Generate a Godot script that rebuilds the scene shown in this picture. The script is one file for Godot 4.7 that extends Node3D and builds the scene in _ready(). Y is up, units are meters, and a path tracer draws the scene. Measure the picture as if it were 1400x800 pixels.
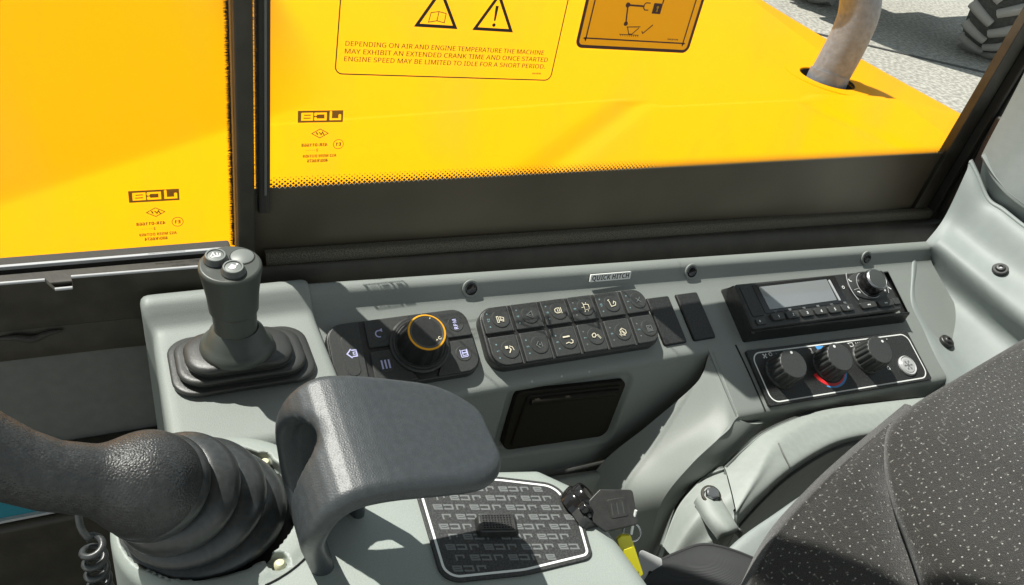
extends Node3D
# The right-hand side of a digger cab, seen from the driver's place: x runs along the side console towards the seat, y is up, z comes in from the window (glass at z = 0).

var M := {}
var font_bold: SystemFont
var font_plain: SystemFont
var rng := RandomNumberGenerator.new()
var CF := Transform3D()        # console frame: x along, y out of the panel, z down its slope
var RF := Transform3D()        # the same, turned a little for the right-hand panel


# ------------------------------------------------------------------ mesh helpers
class Buf:
	var v := PackedVector3Array()
	var n := PackedVector3Array()
	var uv := PackedVector2Array()
	var idx := PackedInt32Array()

	func vert(p: Vector3, nn: Vector3, t := Vector2.ZERO) -> int:
		v.append(p)
		n.append(nn)
		uv.append(t)
		return v.size() - 1

	func tri(a: int, b: int, c: int) -> void:
		var g := (v[b] - v[a]).cross(v[c] - v[a])
		if g.dot(n[a] + n[b] + n[c]) > 0.0:
			idx.append_array([a, c, b])
		else:
			idx.append_array([a, b, c])

	func quad(a: int, b: int, c: int, d: int) -> void:
		tri(a, b, c)
		tri(a, c, d)

	func flat(pts: Array, nn: Vector3) -> void:
		var first := v.size()
		for p in pts:
			vert(p, nn)
		for i in range(1, pts.size() - 1):
			tri(first, first + i, first + i + 1)

	func append(o: Buf, t := Transform3D()) -> void:
		var first := v.size()
		var nb := t.basis.inverse().transposed()
		for i in o.v.size():
			v.append(t * o.v[i])
			n.append((nb * o.n[i]).normalized())
			uv.append(o.uv[i])
		var flip := t.basis.determinant() < 0.0
		for i in range(0, o.idx.size(), 3):
			if flip:
				idx.append_array([first + o.idx[i], first + o.idx[i + 2], first + o.idx[i + 1]])
			else:
				idx.append_array([first + o.idx[i], first + o.idx[i + 1], first + o.idx[i + 2]])

	func mesh() -> ArrayMesh:
		var m := ArrayMesh.new()
		if v.is_empty() or idx.is_empty():
			return m
		var a := []
		a.resize(Mesh.ARRAY_MAX)
		a[Mesh.ARRAY_VERTEX] = v
		a[Mesh.ARRAY_NORMAL] = n
		a[Mesh.ARRAY_TEX_UV] = uv
		a[Mesh.ARRAY_INDEX] = idx
		m.add_surface_from_arrays(Mesh.PRIMITIVE_TRIANGLES, a)
		return m


func rrect(w: float, h: float, r: float, seg := 6) -> PackedVector2Array:
	return rquad([Vector2(-w / 2, -h / 2), Vector2(w / 2, -h / 2), Vector2(w / 2, h / 2), Vector2(-w / 2, h / 2)], [r, r, r, r], seg)


func rquad(pts: Array, radii: Array, seg := 6) -> PackedVector2Array:
	var out := PackedVector2Array()
	var n := pts.size()
	for i in n:
		var p: Vector2 = pts[i]
		var a: Vector2 = ((pts[(i + n - 1) % n] as Vector2) - p)
		var b: Vector2 = ((pts[(i + 1) % n] as Vector2) - p)
		var r: float = radii[i]
		if r < 1e-6:
			out.append(p)
			continue
		var half := absf(a.angle_to(b)) / 2.0
		var d := minf(r / tan(half), minf(a.length(), b.length()) * 0.5)
		var rr := d * tan(half)
		var c := p + (a.normalized() + b.normalized()).normalized() * (rr / sin(half))
		var s := p + a.normalized() * d - c
		var e := p + b.normalized() * d - c
		var ang := s.angle_to(e)
		for k in seg + 1:
			out.append(c + s.rotated(ang * k / seg))
	return out


func circle(r: float, seg := 32, c := Vector2.ZERO) -> PackedVector2Array:
	var out := PackedVector2Array()
	for i in seg:
		out.append(c + Vector2(r, 0).rotated(TAU * i / seg))
	return out


func area2(p: PackedVector2Array) -> float:
	var s := 0.0
	for i in p.size():
		s += p[i].cross(p[(i + 1) % p.size()])
	return s


func poly_normals(p: PackedVector2Array) -> PackedVector2Array:
	var out := PackedVector2Array()
	var sg := 1.0 if area2(p) > 0 else -1.0
	var n := p.size()
	for i in n:
		var a := (p[i] - p[(i + n - 1) % n]).normalized()
		var b := (p[(i + 1) % n] - p[i]).normalized()
		var t := (a + b).normalized()
		out.append(Vector2(t.y, -t.x) * sg)
	return out


# A slab on an outline in x/z, from y0 up to y1, with a rounded upper edge.
func plate(p: PackedVector2Array, y0: float, y1: float, bevel := 0.001, steps := 3, b: Buf = null, taper := 0.0) -> Buf:
	if b == null:
		b = Buf.new()
	var nr := poly_normals(p)
	var n := p.size()
	var rings := [[y0, 0.0, 0.0], [y1 - bevel, taper, 0.0]]
	for k in range(1, steps + 1):
		var f: float = PI / 2 * k / steps
		rings.append([y1 - bevel + bevel * sin(f), taper + bevel * (1 - cos(f)), f])
	var prev := -1
	for ring in rings:
		var first := b.v.size()
		for i in n:
			var q: Vector2 = p[i] - nr[i] * ring[1]
			var nn := Vector3(nr[i].x * cos(ring[2]), sin(ring[2]), nr[i].y * cos(ring[2]))
			b.vert(Vector3(q.x, ring[0], q.y), nn.normalized())
		if prev >= 0:
			for i in n:
				b.quad(prev + i, prev + (i + 1) % n, first + (i + 1) % n, first + i)
		prev = first
	for cap in [[y1, taper + bevel, 1.0], [y0, 0.0, -1.0]]:
		var q := PackedVector2Array()
		for i in n:
			q.append(p[i] - nr[i] * cap[1])
		var t := Geometry2D.triangulate_polygon(q)
		var first := b.v.size()
		for i in n:
			b.vert(Vector3(q[i].x, cap[0], q[i].y), Vector3(0, cap[2], 0), q[i])
		for i in range(0, t.size(), 3):
			b.tri(first + t[i], first + t[i + 1], first + t[i + 2])
	return b


# A turned shape about y: points (radius, height); corners sharper than about 35 degrees stay sharp.
func lathe(pr: Array, seg := 40, b: Buf = null, flutes := 0, depth := 0.0) -> Buf:
	if b == null:
		b = Buf.new()
	for i in pr.size() - 1:
		var a: Vector2 = pr[i]
		var c: Vector2 = pr[i + 1]
		var t := (c - a).normalized()
		var nn := Vector2(t.y, -t.x)
		var na := nn
		var nc := nn
		if i > 0:
			var u := (a - (pr[i - 1] as Vector2)).normalized()
			if u.dot(t) > 0.8:
				na = (nn + Vector2(u.y, -u.x)).normalized()
		if i < pr.size() - 2:
			var u := ((pr[i + 2] as Vector2) - c).normalized()
			if u.dot(t) > 0.8:
				nc = (nn + Vector2(u.y, -u.x)).normalized()
		var first := b.v.size()
		for k in seg + 1:
			var f := TAU * k / seg
			var d := Vector3(cos(f), 0, sin(f))
			b.vert(d * a.x + Vector3(0, a.y, 0), d * na.x + Vector3(0, na.y, 0), Vector2(float(k) / seg, a.y))
			b.vert(d * c.x + Vector3(0, c.y, 0), d * nc.x + Vector3(0, nc.y, 0), Vector2(float(k) / seg, c.y))
		for k in seg:
			var q := first + k * 2
			b.quad(q, q + 1, q + 3, q + 2)
	return b


# Rings of points joined to a skin with smooth normals.
func loft(rings: Array, closed := true, caps := true, b: Buf = null) -> Buf:
	if b == null:
		b = Buf.new()
	var nr := rings.size()
	var m: int = rings[0].size()
	var o := Buf.new()
	var acc := PackedVector3Array()
	for r in nr:
		for i in m:
			o.v.append(rings[r][i])
			o.n.append(Vector3.ZERO)
			o.uv.append(Vector2(float(i) / (m - 1), float(r) / (nr - 1)))
	acc.resize(o.v.size())
	var w := m if closed else m - 1
	for r in nr - 1:
		for i in w:
			var a := r * m + i
			var c := r * m + (i + 1) % m
			var d := c + m
			var e := a + m
			var g := (o.v[d] - o.v[a]).cross(o.v[e] - o.v[c])
			for q in [a, c, d, e]:
				acc[q] += g
	for i in acc.size():
		o.n[i] = acc[i].normalized()
	for r in nr - 1:
		for i in w:
			var a := r * m + i
			var c := r * m + (i + 1) % m
			o.idx.append_array([a, c + m, c, a, a + m, c + m])
	if closed:      # make the normals point out of the tube
		var mid := Vector3.ZERO
		for i in m:
			mid += rings[nr / 2][i] / m
		var s := 0.0
		for i in m:
			s += o.n[(nr / 2) * m + i].dot(rings[nr / 2][i] - mid)
		if s < 0:
			turn_over(o)
	b.append(o)
	if closed and caps:
		for r in [0, nr - 1]:
			var mid := Vector3.ZERO
			for i in m:
				mid += rings[r][i] / m
			var other := Vector3.ZERO
			for i in m:
				other += rings[1 if r == 0 else nr - 2][i] / m
			var nn := (mid - other).normalized()
			var first := b.v.size()
			b.vert(mid, nn)
			for i in m:
				b.vert(rings[r][i], nn)
			for i in m:
				b.tri(first, first + 1 + i, first + 1 + (i + 1) % m)
	return b


func turn_over(o: Buf) -> void:
	for i in o.n.size():
		o.n[i] = -o.n[i]
	for i in range(0, o.idx.size(), 3):
		var t := o.idx[i + 1]
		o.idx[i + 1] = o.idx[i + 2]
		o.idx[i + 2] = t


# A moulded skin: a grid of points (rows of points) facing «front», with a thickness behind it.
func shell(rows: Array, front: Vector3, thick := 0.003) -> Buf:
	var o := loft(rows, false, false)
	var s := 0.0
	for q in o.n:
		s += q.dot(front)
	if s < 0:
		turn_over(o)
	var nr := rows.size()
	var m: int = rows[0].size()
	var back := Buf.new()
	back.append(o)
	for i in back.v.size():
		back.v[i] -= back.n[i] * thick
	turn_over(back)
	var b := Buf.new()
	b.append(o)
	b.append(back)
	var off := o.v.size()
	var rim := []
	for i in m:
		rim.append(i)
	for r in range(1, nr):
		rim.append(r * m + m - 1)
	for i in range(m - 2, -1, -1):
		rim.append((nr - 1) * m + i)
	for r in range(nr - 2, 0, -1):
		rim.append(r * m)
	var centre := Vector3.ZERO
	for q in rim:
		centre += o.v[q] / rim.size()
	for i in rim.size():
		var p: int = rim[i]
		var q: int = rim[(i + 1) % rim.size()]
		var e := o.v[q] - o.v[p]
		var nn := e.cross(o.n[p]).normalized()
		if nn.dot((o.v[p] + o.v[q]) / 2 - centre) < 0:
			nn = -nn
		b.flat([o.v[p], o.v[q], back.v[q], back.v[p]], nn)
	return b


func spline(p: Array, t: float) -> Vector3:
	var n := p.size() - 1
	var f := clampf(t, 0, 1) * n
	var i := mini(int(f), n - 1)
	var a: Vector3 = p[maxi(i - 1, 0)]
	var c: Vector3 = p[i]
	var d: Vector3 = p[i + 1]
	var e: Vector3 = p[mini(i + 2, n)]
	return c.cubic_interpolate(d, a, e, f - i)


# A few rows of control points refined to a smooth grid.
func refine(rows: Array, nu: int, nv: int) -> Array:
	var out := []
	for r in nv + 1:
		var line := []
		for i in nu + 1:
			var col := []
			for row in rows:
				col.append(spline(row, float(i) / nu))
			line.append(spline(col, float(r) / nv))
		out.append(line)
	return out


func tube(path: Array, radii, seg := 16, smooth := 0, squash := Vector2.ONE, b: Buf = null) -> Buf:
	var pts := path
	if smooth > 0:
		pts = []
		for i in smooth + 1:
			pts.append(spline(path, float(i) / smooth))
	var rings := []
	var up := Vector3.UP
	var n := pts.size()
	for i in n:
		var t: Vector3 = ((pts[mini(i + 1, n - 1)] as Vector3) - (pts[maxi(i - 1, 0)] as Vector3)).normalized()
		if absf(t.dot(up)) > 0.95 and i == 0:
			up = Vector3.FORWARD
		var side := t.cross(up).normalized()
		up = side.cross(t).normalized()
		var r: float = 0.0
		if radii is Array:
			var f: float = float(i) / (n - 1) * (radii.size() - 1)
			var k := mini(int(f), radii.size() - 2)
			r = lerpf(radii[k], radii[k + 1], f - k)
		else:
			r = radii
		var ring := []
		for k in seg:
			var f := TAU * k / seg
			ring.append(pts[i] + (side * cos(f) * squash.x + up * sin(f) * squash.y) * r)
		rings.append(ring)
	return loft(rings, true, true, b)


func box(c: Vector3, s: Vector3, bevel := 0.001, b: Buf = null) -> Buf:
	if b == null:
		b = Buf.new()
	b.append(plate(rrect(s.x, s.z, bevel, 2), 0, s.y, bevel, 2), Transform3D(Basis(), c - Vector3(0, s.y / 2, 0)))
	return b


# Thin raised lines in a plane x/z (print, symbols): each line is a list of points.
func ribbon(line: Array, w: float, y: float, b: Buf, closed := false, h := 0.00012) -> void:
	var n := line.size()
	var left := []
	var right := []
	for i in n:
		var p: Vector2 = line[i]
		var a := Vector2.ZERO
		var c := Vector2.ZERO
		if i > 0 or closed:
			a = (p - (line[(i + n - 1) % n] as Vector2)).normalized()
		if i < n - 1 or closed:
			c = ((line[(i + 1) % n] as Vector2) - p).normalized()
		if a == Vector2.ZERO:
			a = c
		if c == Vector2.ZERO:
			c = a
		var t := (a + c).normalized()
		if t == Vector2.ZERO:
			t = a
		var nn := Vector2(-t.y, t.x)
		var k := w / 2 / maxf(0.45, nn.dot(Vector2(-a.y, a.x)))
		left.append(p + nn * k)
		right.append(p - nn * k)
	for i in (n if closed else n - 1):
		var j := (i + 1) % n
		var q := [left[i], left[j], right[j], right[i]]
		var top := []
		for e in q:
			top.append(Vector3(e.x, y + h, e.y))
		b.flat(top, Vector3.UP)
		for pair in [[0, 1], [2, 3]]:
			var e0: Vector2 = q[pair[0]]
			var e1: Vector2 = q[pair[1]]
			var mid: Vector2 = ((q[0] as Vector2) + (q[2] as Vector2)) / 2
			var on := Vector2(-(e1 - e0).y, (e1 - e0).x).normalized()
			if on.dot(e0 - mid) < 0:
				on = -on
			b.flat([Vector3(e0.x, y + h, e0.y), Vector3(e1.x, y + h, e1.y), Vector3(e1.x, y, e1.y), Vector3(e0.x, y, e0.y)], Vector3(on.x, 0, on.y))


func dot(c: Vector2, r: float, y: float, b: Buf, seg := 12) -> void:
	plate(circle(r, seg, c), y, y + 0.00013, 0.00004, 1, b)


func fill(p: Array, y: float, b: Buf) -> void:
	plate(PackedVector2Array(p), y, y + 0.00012, 0.00003, 1, b)


func arc(c: Vector2, r: float, a0: float, a1: float, seg := 14) -> Array:
	var out := []
	for i in seg + 1:
		out.append(c + Vector2(r, 0).rotated(deg_to_rad(lerpf(a0, a1, float(i) / seg))))
	return out


# Surface nets over a distance field.
func nets(f: Callable, lo: Vector3, hi: Vector3, c: float) -> Buf:
	var nx := int(ceil((hi.x - lo.x) / c)) + 1
	var ny := int(ceil((hi.y - lo.y) / c)) + 1
	var nz := int(ceil((hi.z - lo.z) / c)) + 1
	var d := PackedFloat32Array()
	d.resize(nx * ny * nz)
	var k := 0
	for z in nz:
		for y in ny:
			var x := 0
			while x < nx:
				var val: float = f.call(lo + Vector3(x, y, z) * c)
				d[k] = val
				k += 1
				x += 1
				var skip := int((absf(val) - 1.8 * c) / c * 0.7)      # far from the surface: fill with the same sign
				while skip > 0 and x < nx:
					val -= signf(val) * c
					d[k] = val
					k += 1
					x += 1
					skip -= 1
	var b := Buf.new()
	var cell := PackedInt32Array()
	cell.resize(nx * ny * nz)
	cell.fill(-1)
	var sx := 1
	var sy := nx
	var sz := nx * ny
	for z in nz - 1:
		for y in ny - 1:
			for x in nx - 1:
				var i := x + y * sy + z * sz
				var neg := 0
				for q in [0, sx, sy, sx + sy, sz, sz + sx, sz + sy, sz + sx + sy]:
					if d[i + q] < 0:
						neg += 1
				if neg == 0 or neg == 8:
					continue
				var sum := Vector3.ZERO
				var cnt := 0
				for e in EDGES:
					var pa: Vector3i = e[0]
					var pb: Vector3i = e[1]
					var da := d[i + pa.x + pa.y * sy + pa.z * sz]
					var db := d[i + pb.x + pb.y * sy + pb.z * sz]
					if (da < 0) != (db < 0):
						sum += Vector3(pa).lerp(Vector3(pb), da / (da - db))
						cnt += 1
				var p := lo + (Vector3(x, y, z) + sum / cnt) * c
				var h := c * 0.5
				var g := Vector3(f.call(p + Vector3(h, 0, 0)) - f.call(p - Vector3(h, 0, 0)), f.call(p + Vector3(0, h, 0)) - f.call(p - Vector3(0, h, 0)), f.call(p + Vector3(0, 0, h)) - f.call(p - Vector3(0, 0, h)))
				g = g.normalized()
				p -= g * float(f.call(p)) * 0.8
				cell[i] = b.vert(p, g)
	for z in range(1, nz - 1):
		for y in range(1, ny - 1):
			for x in range(1, nx - 1):
				var i := x + y * sy + z * sz
				var s := d[i] < 0
				if s != (d[i + sx] < 0):
					b.quad(cell[i], cell[i - sy], cell[i - sy - sz], cell[i - sz])
				if s != (d[i + sy] < 0):
					b.quad(cell[i], cell[i - sx], cell[i - sx - sz], cell[i - sz])
				if s != (d[i + sz] < 0):
					b.quad(cell[i], cell[i - sx], cell[i - sx - sy], cell[i - sy])
	return b


const EDGES := [[Vector3i(0, 0, 0), Vector3i(1, 0, 0)], [Vector3i(0, 1, 0), Vector3i(1, 1, 0)], [Vector3i(0, 0, 1), Vector3i(1, 0, 1)], [Vector3i(0, 1, 1), Vector3i(1, 1, 1)],
	[Vector3i(0, 0, 0), Vector3i(0, 1, 0)], [Vector3i(1, 0, 0), Vector3i(1, 1, 0)], [Vector3i(0, 0, 1), Vector3i(0, 1, 1)], [Vector3i(1, 0, 1), Vector3i(1, 1, 1)],
	[Vector3i(0, 0, 0), Vector3i(0, 0, 1)], [Vector3i(1, 0, 0), Vector3i(1, 0, 1)], [Vector3i(0, 1, 0), Vector3i(0, 1, 1)], [Vector3i(1, 1, 0), Vector3i(1, 1, 1)]]


func smin(a: float, b: float, k: float) -> float:
	var h := maxf(k - absf(a - b), 0.0) / k
	return minf(a, b) - h * h * k * 0.25


func sd_rbox(p: Vector3, h: Vector3, r: float) -> float:
	var q := p.abs() - h + Vector3(r, r, r)
	return Vector3(maxf(q.x, 0), maxf(q.y, 0), maxf(q.z, 0)).length() + minf(maxf(q.x, maxf(q.y, q.z)), 0) - r


# ------------------------------------------------------------------ naming helpers
func thing(called: String, label: String, category: String, at := Vector3.ZERO, group := "") -> Node3D:
	var o := Node3D.new()
	o.name = called
	add_child(o, true)
	o.position = at
	tag(o, label, category, group)
	return o


func tag(o: Node3D, label: String, category: String, group := "") -> void:
	o.set_meta("label", label)
	o.set_meta("category", category)
	if group:
		o.set_meta("group", group)


func part(parent: Node3D, called: String, shape: Buf, mat: String, t := Transform3D(), label := "") -> MeshInstance3D:
	var o := MeshInstance3D.new()
	o.name = called
	o.mesh = shape.mesh()
	o.material_override = M[mat]
	parent.add_child(o, true)
	o.transform = t
	if label:
		o.set_meta("label", label)
	return o


func struct(called: String, shape: Buf, mat: String) -> MeshInstance3D:
	var o := part(self, called, shape, mat)
	o.set_meta("kind", "structure")
	return o


# A line of lettering lying at «at», reading along «right», with «up» as its upward way; «width» (if given) sets its length.
func lettering(parent: Node3D, called: String, text: String, cap: float, at: Vector3, right: Vector3, up: Vector3, mat: String, width := 0.0, bold := true, align := HORIZONTAL_ALIGNMENT_CENTER) -> MeshInstance3D:
	var t := TextMesh.new()
	t.text = text
	t.font = font_bold if bold else font_plain
	t.font_size = 48
	t.pixel_size = 0.01
	t.depth = 0.012
	t.curve_step = 2.0
	t.horizontal_alignment = align
	t.vertical_alignment = VERTICAL_ALIGNMENT_CENTER
	var o := MeshInstance3D.new()
	o.name = called
	o.mesh = t
	o.material_override = M[mat]
	parent.add_child(o, true)
	var k := cap / 0.343
	var kx := k
	if width > 0.0:
		kx = width / t.get_aabb().size.x
	var r := right.normalized()
	var u := (up - r * up.dot(r)).normalized()
	o.transform = Transform3D(Basis(r * kx, u * k, r.cross(u) * k), at)
	return o


func basis_up(n: Vector3, x: Vector3) -> Basis:
	var yy := n.normalized()
	var xx := (x - yy * x.dot(yy)).normalized()
	return Basis(xx, yy, xx.cross(yy))


func on_panel(f: Transform3D, x: float, s: float, up := 0.0, turn := 0.0) -> Transform3D:
	return f * Transform3D(Basis(Vector3.UP, turn), Vector3(x, up, s) / 1000.0)


# ------------------------------------------------------------------ materials
func noise_tex(kind: int, freq: float, size: int, normal: bool, strength: float, seed_: int, octaves := 3) -> NoiseTexture2D:
	var f := FastNoiseLite.new()
	f.noise_type = kind
	f.frequency = freq
	f.seed = seed_
	f.fractal_octaves = octaves
	if kind == FastNoiseLite.TYPE_CELLULAR:
		f.cellular_return_type = FastNoiseLite.RETURN_DISTANCE2_SUB
		f.fractal_type = FastNoiseLite.FRACTAL_NONE
	var t := NoiseTexture2D.new()
	t.width = size
	t.height = size
	t.seamless = true
	t.noise = f
	t.as_normal_map = normal
	t.bump_strength = strength
	return t


func mat(called: String, lin: Color, rough: float, grain: Texture2D = null, grain_scale := 40.0, grain_depth := 0.4) -> StandardMaterial3D:
	var m := StandardMaterial3D.new()
	m.resource_name = called
	m.albedo_color = lin.linear_to_srgb()
	m.roughness = rough
	m.metallic_specular = 0.5
	if grain:
		m.normal_enabled = true
		m.normal_texture = grain
		m.normal_scale = grain_depth
		m.uv1_triplanar = true
		m.uv1_world_triplanar = true
		m.uv1_scale = Vector3.ONE * grain_scale
	M[called] = m
	return m


# tone: a texture of slightly uneven colour (dust, wear) multiplied over the base colour
func tone(m: StandardMaterial3D, kind: int, freq: float, low: float, high: float, seed_: int, octaves := 4, size := 256) -> void:
	var t := noise_tex(kind, freq, size, false, 1.0, seed_, octaves)
	var g := Gradient.new()
	g.set_color(0, Color(low, low, low))
	g.set_color(1, Color(high, high, high))
	t.color_ramp = g
	m.albedo_texture = t
	m.uv1_triplanar = true
	m.uv1_world_triplanar = true


func make_materials() -> void:
	var leather := noise_tex(FastNoiseLite.TYPE_CELLULAR, 0.055, 512, true, 6.0, 3)
	var fine := noise_tex(FastNoiseLite.TYPE_SIMPLEX, 0.11, 512, true, 5.0, 5)
	var soft := noise_tex(FastNoiseLite.TYPE_SIMPLEX, 0.02, 512, true, 4.0, 8, 4)
	tone(mat("grey_plastic", Color(0.226, 0.247, 0.230), 0.5, fine, 26.0, 0.32), FastNoiseLite.TYPE_SIMPLEX, 0.05, 0.93, 1.0, 21, 6, 512)
	tone(mat("pod_plastic", Color(0.282, 0.316, 0.293), 0.48, fine, 26.0, 0.28), FastNoiseLite.TYPE_SIMPLEX, 0.05, 0.94, 1.0, 22, 6, 512)
	tone(mat("trim_plastic", Color(0.24, 0.27, 0.262), 0.55, fine, 20.0, 0.3), FastNoiseLite.TYPE_SIMPLEX, 0.012, 0.96, 1.0, 23)
	tone(mat("cover_plastic", Color(0.278, 0.305, 0.285), 0.55, fine, 22.0, 0.25), FastNoiseLite.TYPE_SIMPLEX, 0.02, 0.94, 1.0, 24)
	tone(mat("dark_panel", Color(0.135, 0.14, 0.132), 0.65, fine, 20.0, 0.25), FastNoiseLite.TYPE_SIMPLEX, 0.01, 0.93, 1.0, 25)
	tone(mat("black_steel", Color(0.044, 0.039, 0.028), 0.55, soft, 6.0, 0.12), FastNoiseLite.TYPE_SIMPLEX, 0.02, 0.75, 1.0, 26)
	mat("pale_grey", Color(0.4, 0.41, 0.42), 0.4)  # pale grey for edges; also the painted rim light on the notched plate
	tone(mat("frit", Color(0.105, 0.09, 0.06), 0.4), FastNoiseLite.TYPE_SIMPLEX, 0.02, 0.8, 1.0, 27)
	mat("seal_rubber", Color(0.035, 0.033, 0.027), 0.7, fine, 30.0, 0.6)
	tone(mat("dusty_rubber", Color(0.2, 0.185, 0.14), 0.85, fine, 30.0, 0.8), FastNoiseLite.TYPE_SIMPLEX, 0.09, 0.35, 1.0, 28)
	tone(mat("black_plastic", Color(0.033, 0.034, 0.033), 0.42, fine, 24.0, 0.2), FastNoiseLite.TYPE_SIMPLEX, 0.03, 0.75, 1.0, 29)
	tone(mat("key_plastic", Color(0.048, 0.051, 0.049), 0.46, fine, 30.0, 0.2), FastNoiseLite.TYPE_SIMPLEX, 0.05, 0.8, 1.0, 30)
	tone(mat("panel_face", Color(0.05, 0.053, 0.052), 0.5, fine, 30.0, 0.3), FastNoiseLite.TYPE_SIMPLEX, 0.07, 0.35, 1.0, 31)
	mat("gloss_black", Color(0.012, 0.012, 0.012), 0.12)
	tone(mat("handle_leather", Color(0.046, 0.054, 0.059), 0.44, leather, 30.0, 0.24), FastNoiseLite.TYPE_SIMPLEX, 0.02, 0.85, 1.0, 32)
	tone(mat("grip_rubber", Color(0.042, 0.045, 0.046), 0.44, leather, 27.0, 0.75), FastNoiseLite.TYPE_SIMPLEX, 0.03, 0.7, 1.0, 33)
	tone(mat("boot_rubber", Color(0.05, 0.055, 0.056), 0.33, fine, 30.0, 0.12), FastNoiseLite.TYPE_SIMPLEX, 0.03, 0.75, 1.0, 34)
	mat("lever_boot", Color(0.034, 0.035, 0.033), 0.42, leather, 46.0, 0.35)
	mat("lever_grey", Color(0.05, 0.057, 0.05), 0.42, fine, 34.0, 0.15)
	mat("button_grey", Color(0.16, 0.175, 0.165), 0.45)
	mat("button_dark", Color(0.05, 0.055, 0.053), 0.4)
	mat("white_print", Color(0.72, 0.74, 0.72), 0.6)
	mat("dim_print", Color(0.13, 0.14, 0.14), 0.6)
	mat("grey_print", Color(0.15, 0.16, 0.16), 0.55)
	mat("violet_print", Color(0.5, 0.5, 0.78), 0.6)
	mat("cyan_print", Color(0.16, 0.26, 0.28), 0.6)
	mat("cream_print", Color(0.72, 0.66, 0.5), 0.6)
	mat("red_print", Color(0.72, 0.03, 0.035), 0.5)
	mat("blue_print", Color(0.07, 0.31, 0.68), 0.5)
	mat("black_print", Color(0.012, 0.009, 0.008), 0.5)
	mat("brown_print", Color(0.07, 0.018, 0.012), 0.5)
	var gp := mat("glass_print", Color(0.05, 0.013, 0.009), 0.5)
	gp.transparency = BaseMaterial3D.TRANSPARENCY_ALPHA
	gp.albedo_color.a = 0.9
	mat("amber_ring", Color(0.78, 0.36, 0.015), 0.4)
	var sa := mat("sticker_amber", Color(0.72, 0.43, 0.003), 0.45)
	sa.backlight_enabled = true
	sa.backlight = Color(0.86, 0.60, 0.002).linear_to_srgb()
	mat("label_white", Color(0.74, 0.75, 0.72), 0.5)
	var ch := mat("chrome", Color(0.62, 0.63, 0.64), 0.22)
	ch.metallic = 1.0
	var st := mat("steel", Color(0.36, 0.37, 0.38), 0.35, soft, 30.0, 0.2)
	st.metallic = 1.0
	var y := mat("yellow_paint", Color(0.74, 0.310, 0.0006), 0.5)
	y.metallic_specular = 0.08
	var fob := mat("fob_yellow", Color(0.62, 0.56, 0.01), 0.35)
	fob.subsurf_scatter_enabled = false
	tone(mat("exhaust_steel", Color(0.27, 0.30, 0.335), 0.48, soft, 8.0, 0.35), FastNoiseLite.TYPE_SIMPLEX, 0.03, 0.82, 1.0, 36)
	(M["exhaust_steel"] as StandardMaterial3D).metallic = 0.35
	tone(mat("belt_metal", Color(0.45, 0.46, 0.46), 0.35), FastNoiseLite.TYPE_SIMPLEX, 0.03, 0.85, 1.0, 39)
	(mat("tray_black", Color(0.016, 0.014, 0.010), 0.62) as StandardMaterial3D).metallic_specular = 0.25
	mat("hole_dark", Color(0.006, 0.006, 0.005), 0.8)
	mat("cream_cap", Color(0.62, 0.6, 0.4), 0.4)
	mat("teal_plastic", Color(0.02, 0.2, 0.27), 0.5)
	var conc := mat("concrete", Color(0.47, 0.455, 0.40), 0.95, soft, 0.5, 0.25)
	tone(conc, FastNoiseLite.TYPE_SIMPLEX, 0.035, 0.62, 1.0, 37, 6, 1024)
	conc.uv1_scale = Vector3.ONE * 0.35
	mat("tyre_lug", Color(0.24, 0.235, 0.22), 0.9)
	tone(mat("shaded_tyre_rubber", Color(0.06, 0.06, 0.057), 0.9, soft, 3.0, 0.5), FastNoiseLite.TYPE_SIMPLEX, 0.02, 0.6, 1.0, 38)  # carcass painted darker, putting the shade between the lugs into its colour
	mat("machine_dark", Color(0.05, 0.05, 0.048), 0.7)
	mat("rim_paint", Color(0.5, 0.47, 0.4), 0.6)
	var g := mat("window_glass", Color(0.1, 0.2, 0.13), 0.0)
	g.transparency = BaseMaterial3D.TRANSPARENCY_ALPHA
	g.albedo_color = Color(1, 1, 1)
	var film := noise_tex(FastNoiseLite.TYPE_SIMPLEX, 0.006, 512, false, 1.0, 61, 5)
	var ramp := Gradient.new()
	ramp.offsets = PackedFloat32Array([0.0, 0.45, 0.7, 1.0])
	ramp.colors = PackedColorArray([Color(0.4, 0.45, 0.4, 0.025), Color(0.4, 0.45, 0.4, 0.03), Color(0.6, 0.6, 0.55, 0.055), Color(0.7, 0.7, 0.64, 0.085)])
	film.color_ramp = ramp
	g.albedo_texture = film
	g.uv1_triplanar = true
	g.uv1_world_triplanar = true
	g.uv1_scale = Vector3(2.2, 0.9, 2.2)
	g.metallic_specular = 0.3
	var lcd := mat("lcd_glass", Color(0.2, 0.215, 0.22), 0.08)
	lcd.metallic = 0.0
	lcd.clearcoat_enabled = true
	lcd.clearcoat = 1.0
	lcd.clearcoat_roughness = 0.03
	# seat cloth: dark weave with small pale flecks
	var im := Image.create(512, 512, false, Image.FORMAT_RGB8)
	var r := RandomNumberGenerator.new()
	r.seed = 77
	for yy in 512:
		for xx in 512:
			var w := 0.5 + 0.5 * sin(xx * 1.6) * sin(yy * 1.6)
			var k := 0.012 + 0.026 * r.randf() * w
			im.set_pixel(xx, yy, Color(k * 1.1, k * 1.02, k * 0.9).linear_to_srgb())
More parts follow.
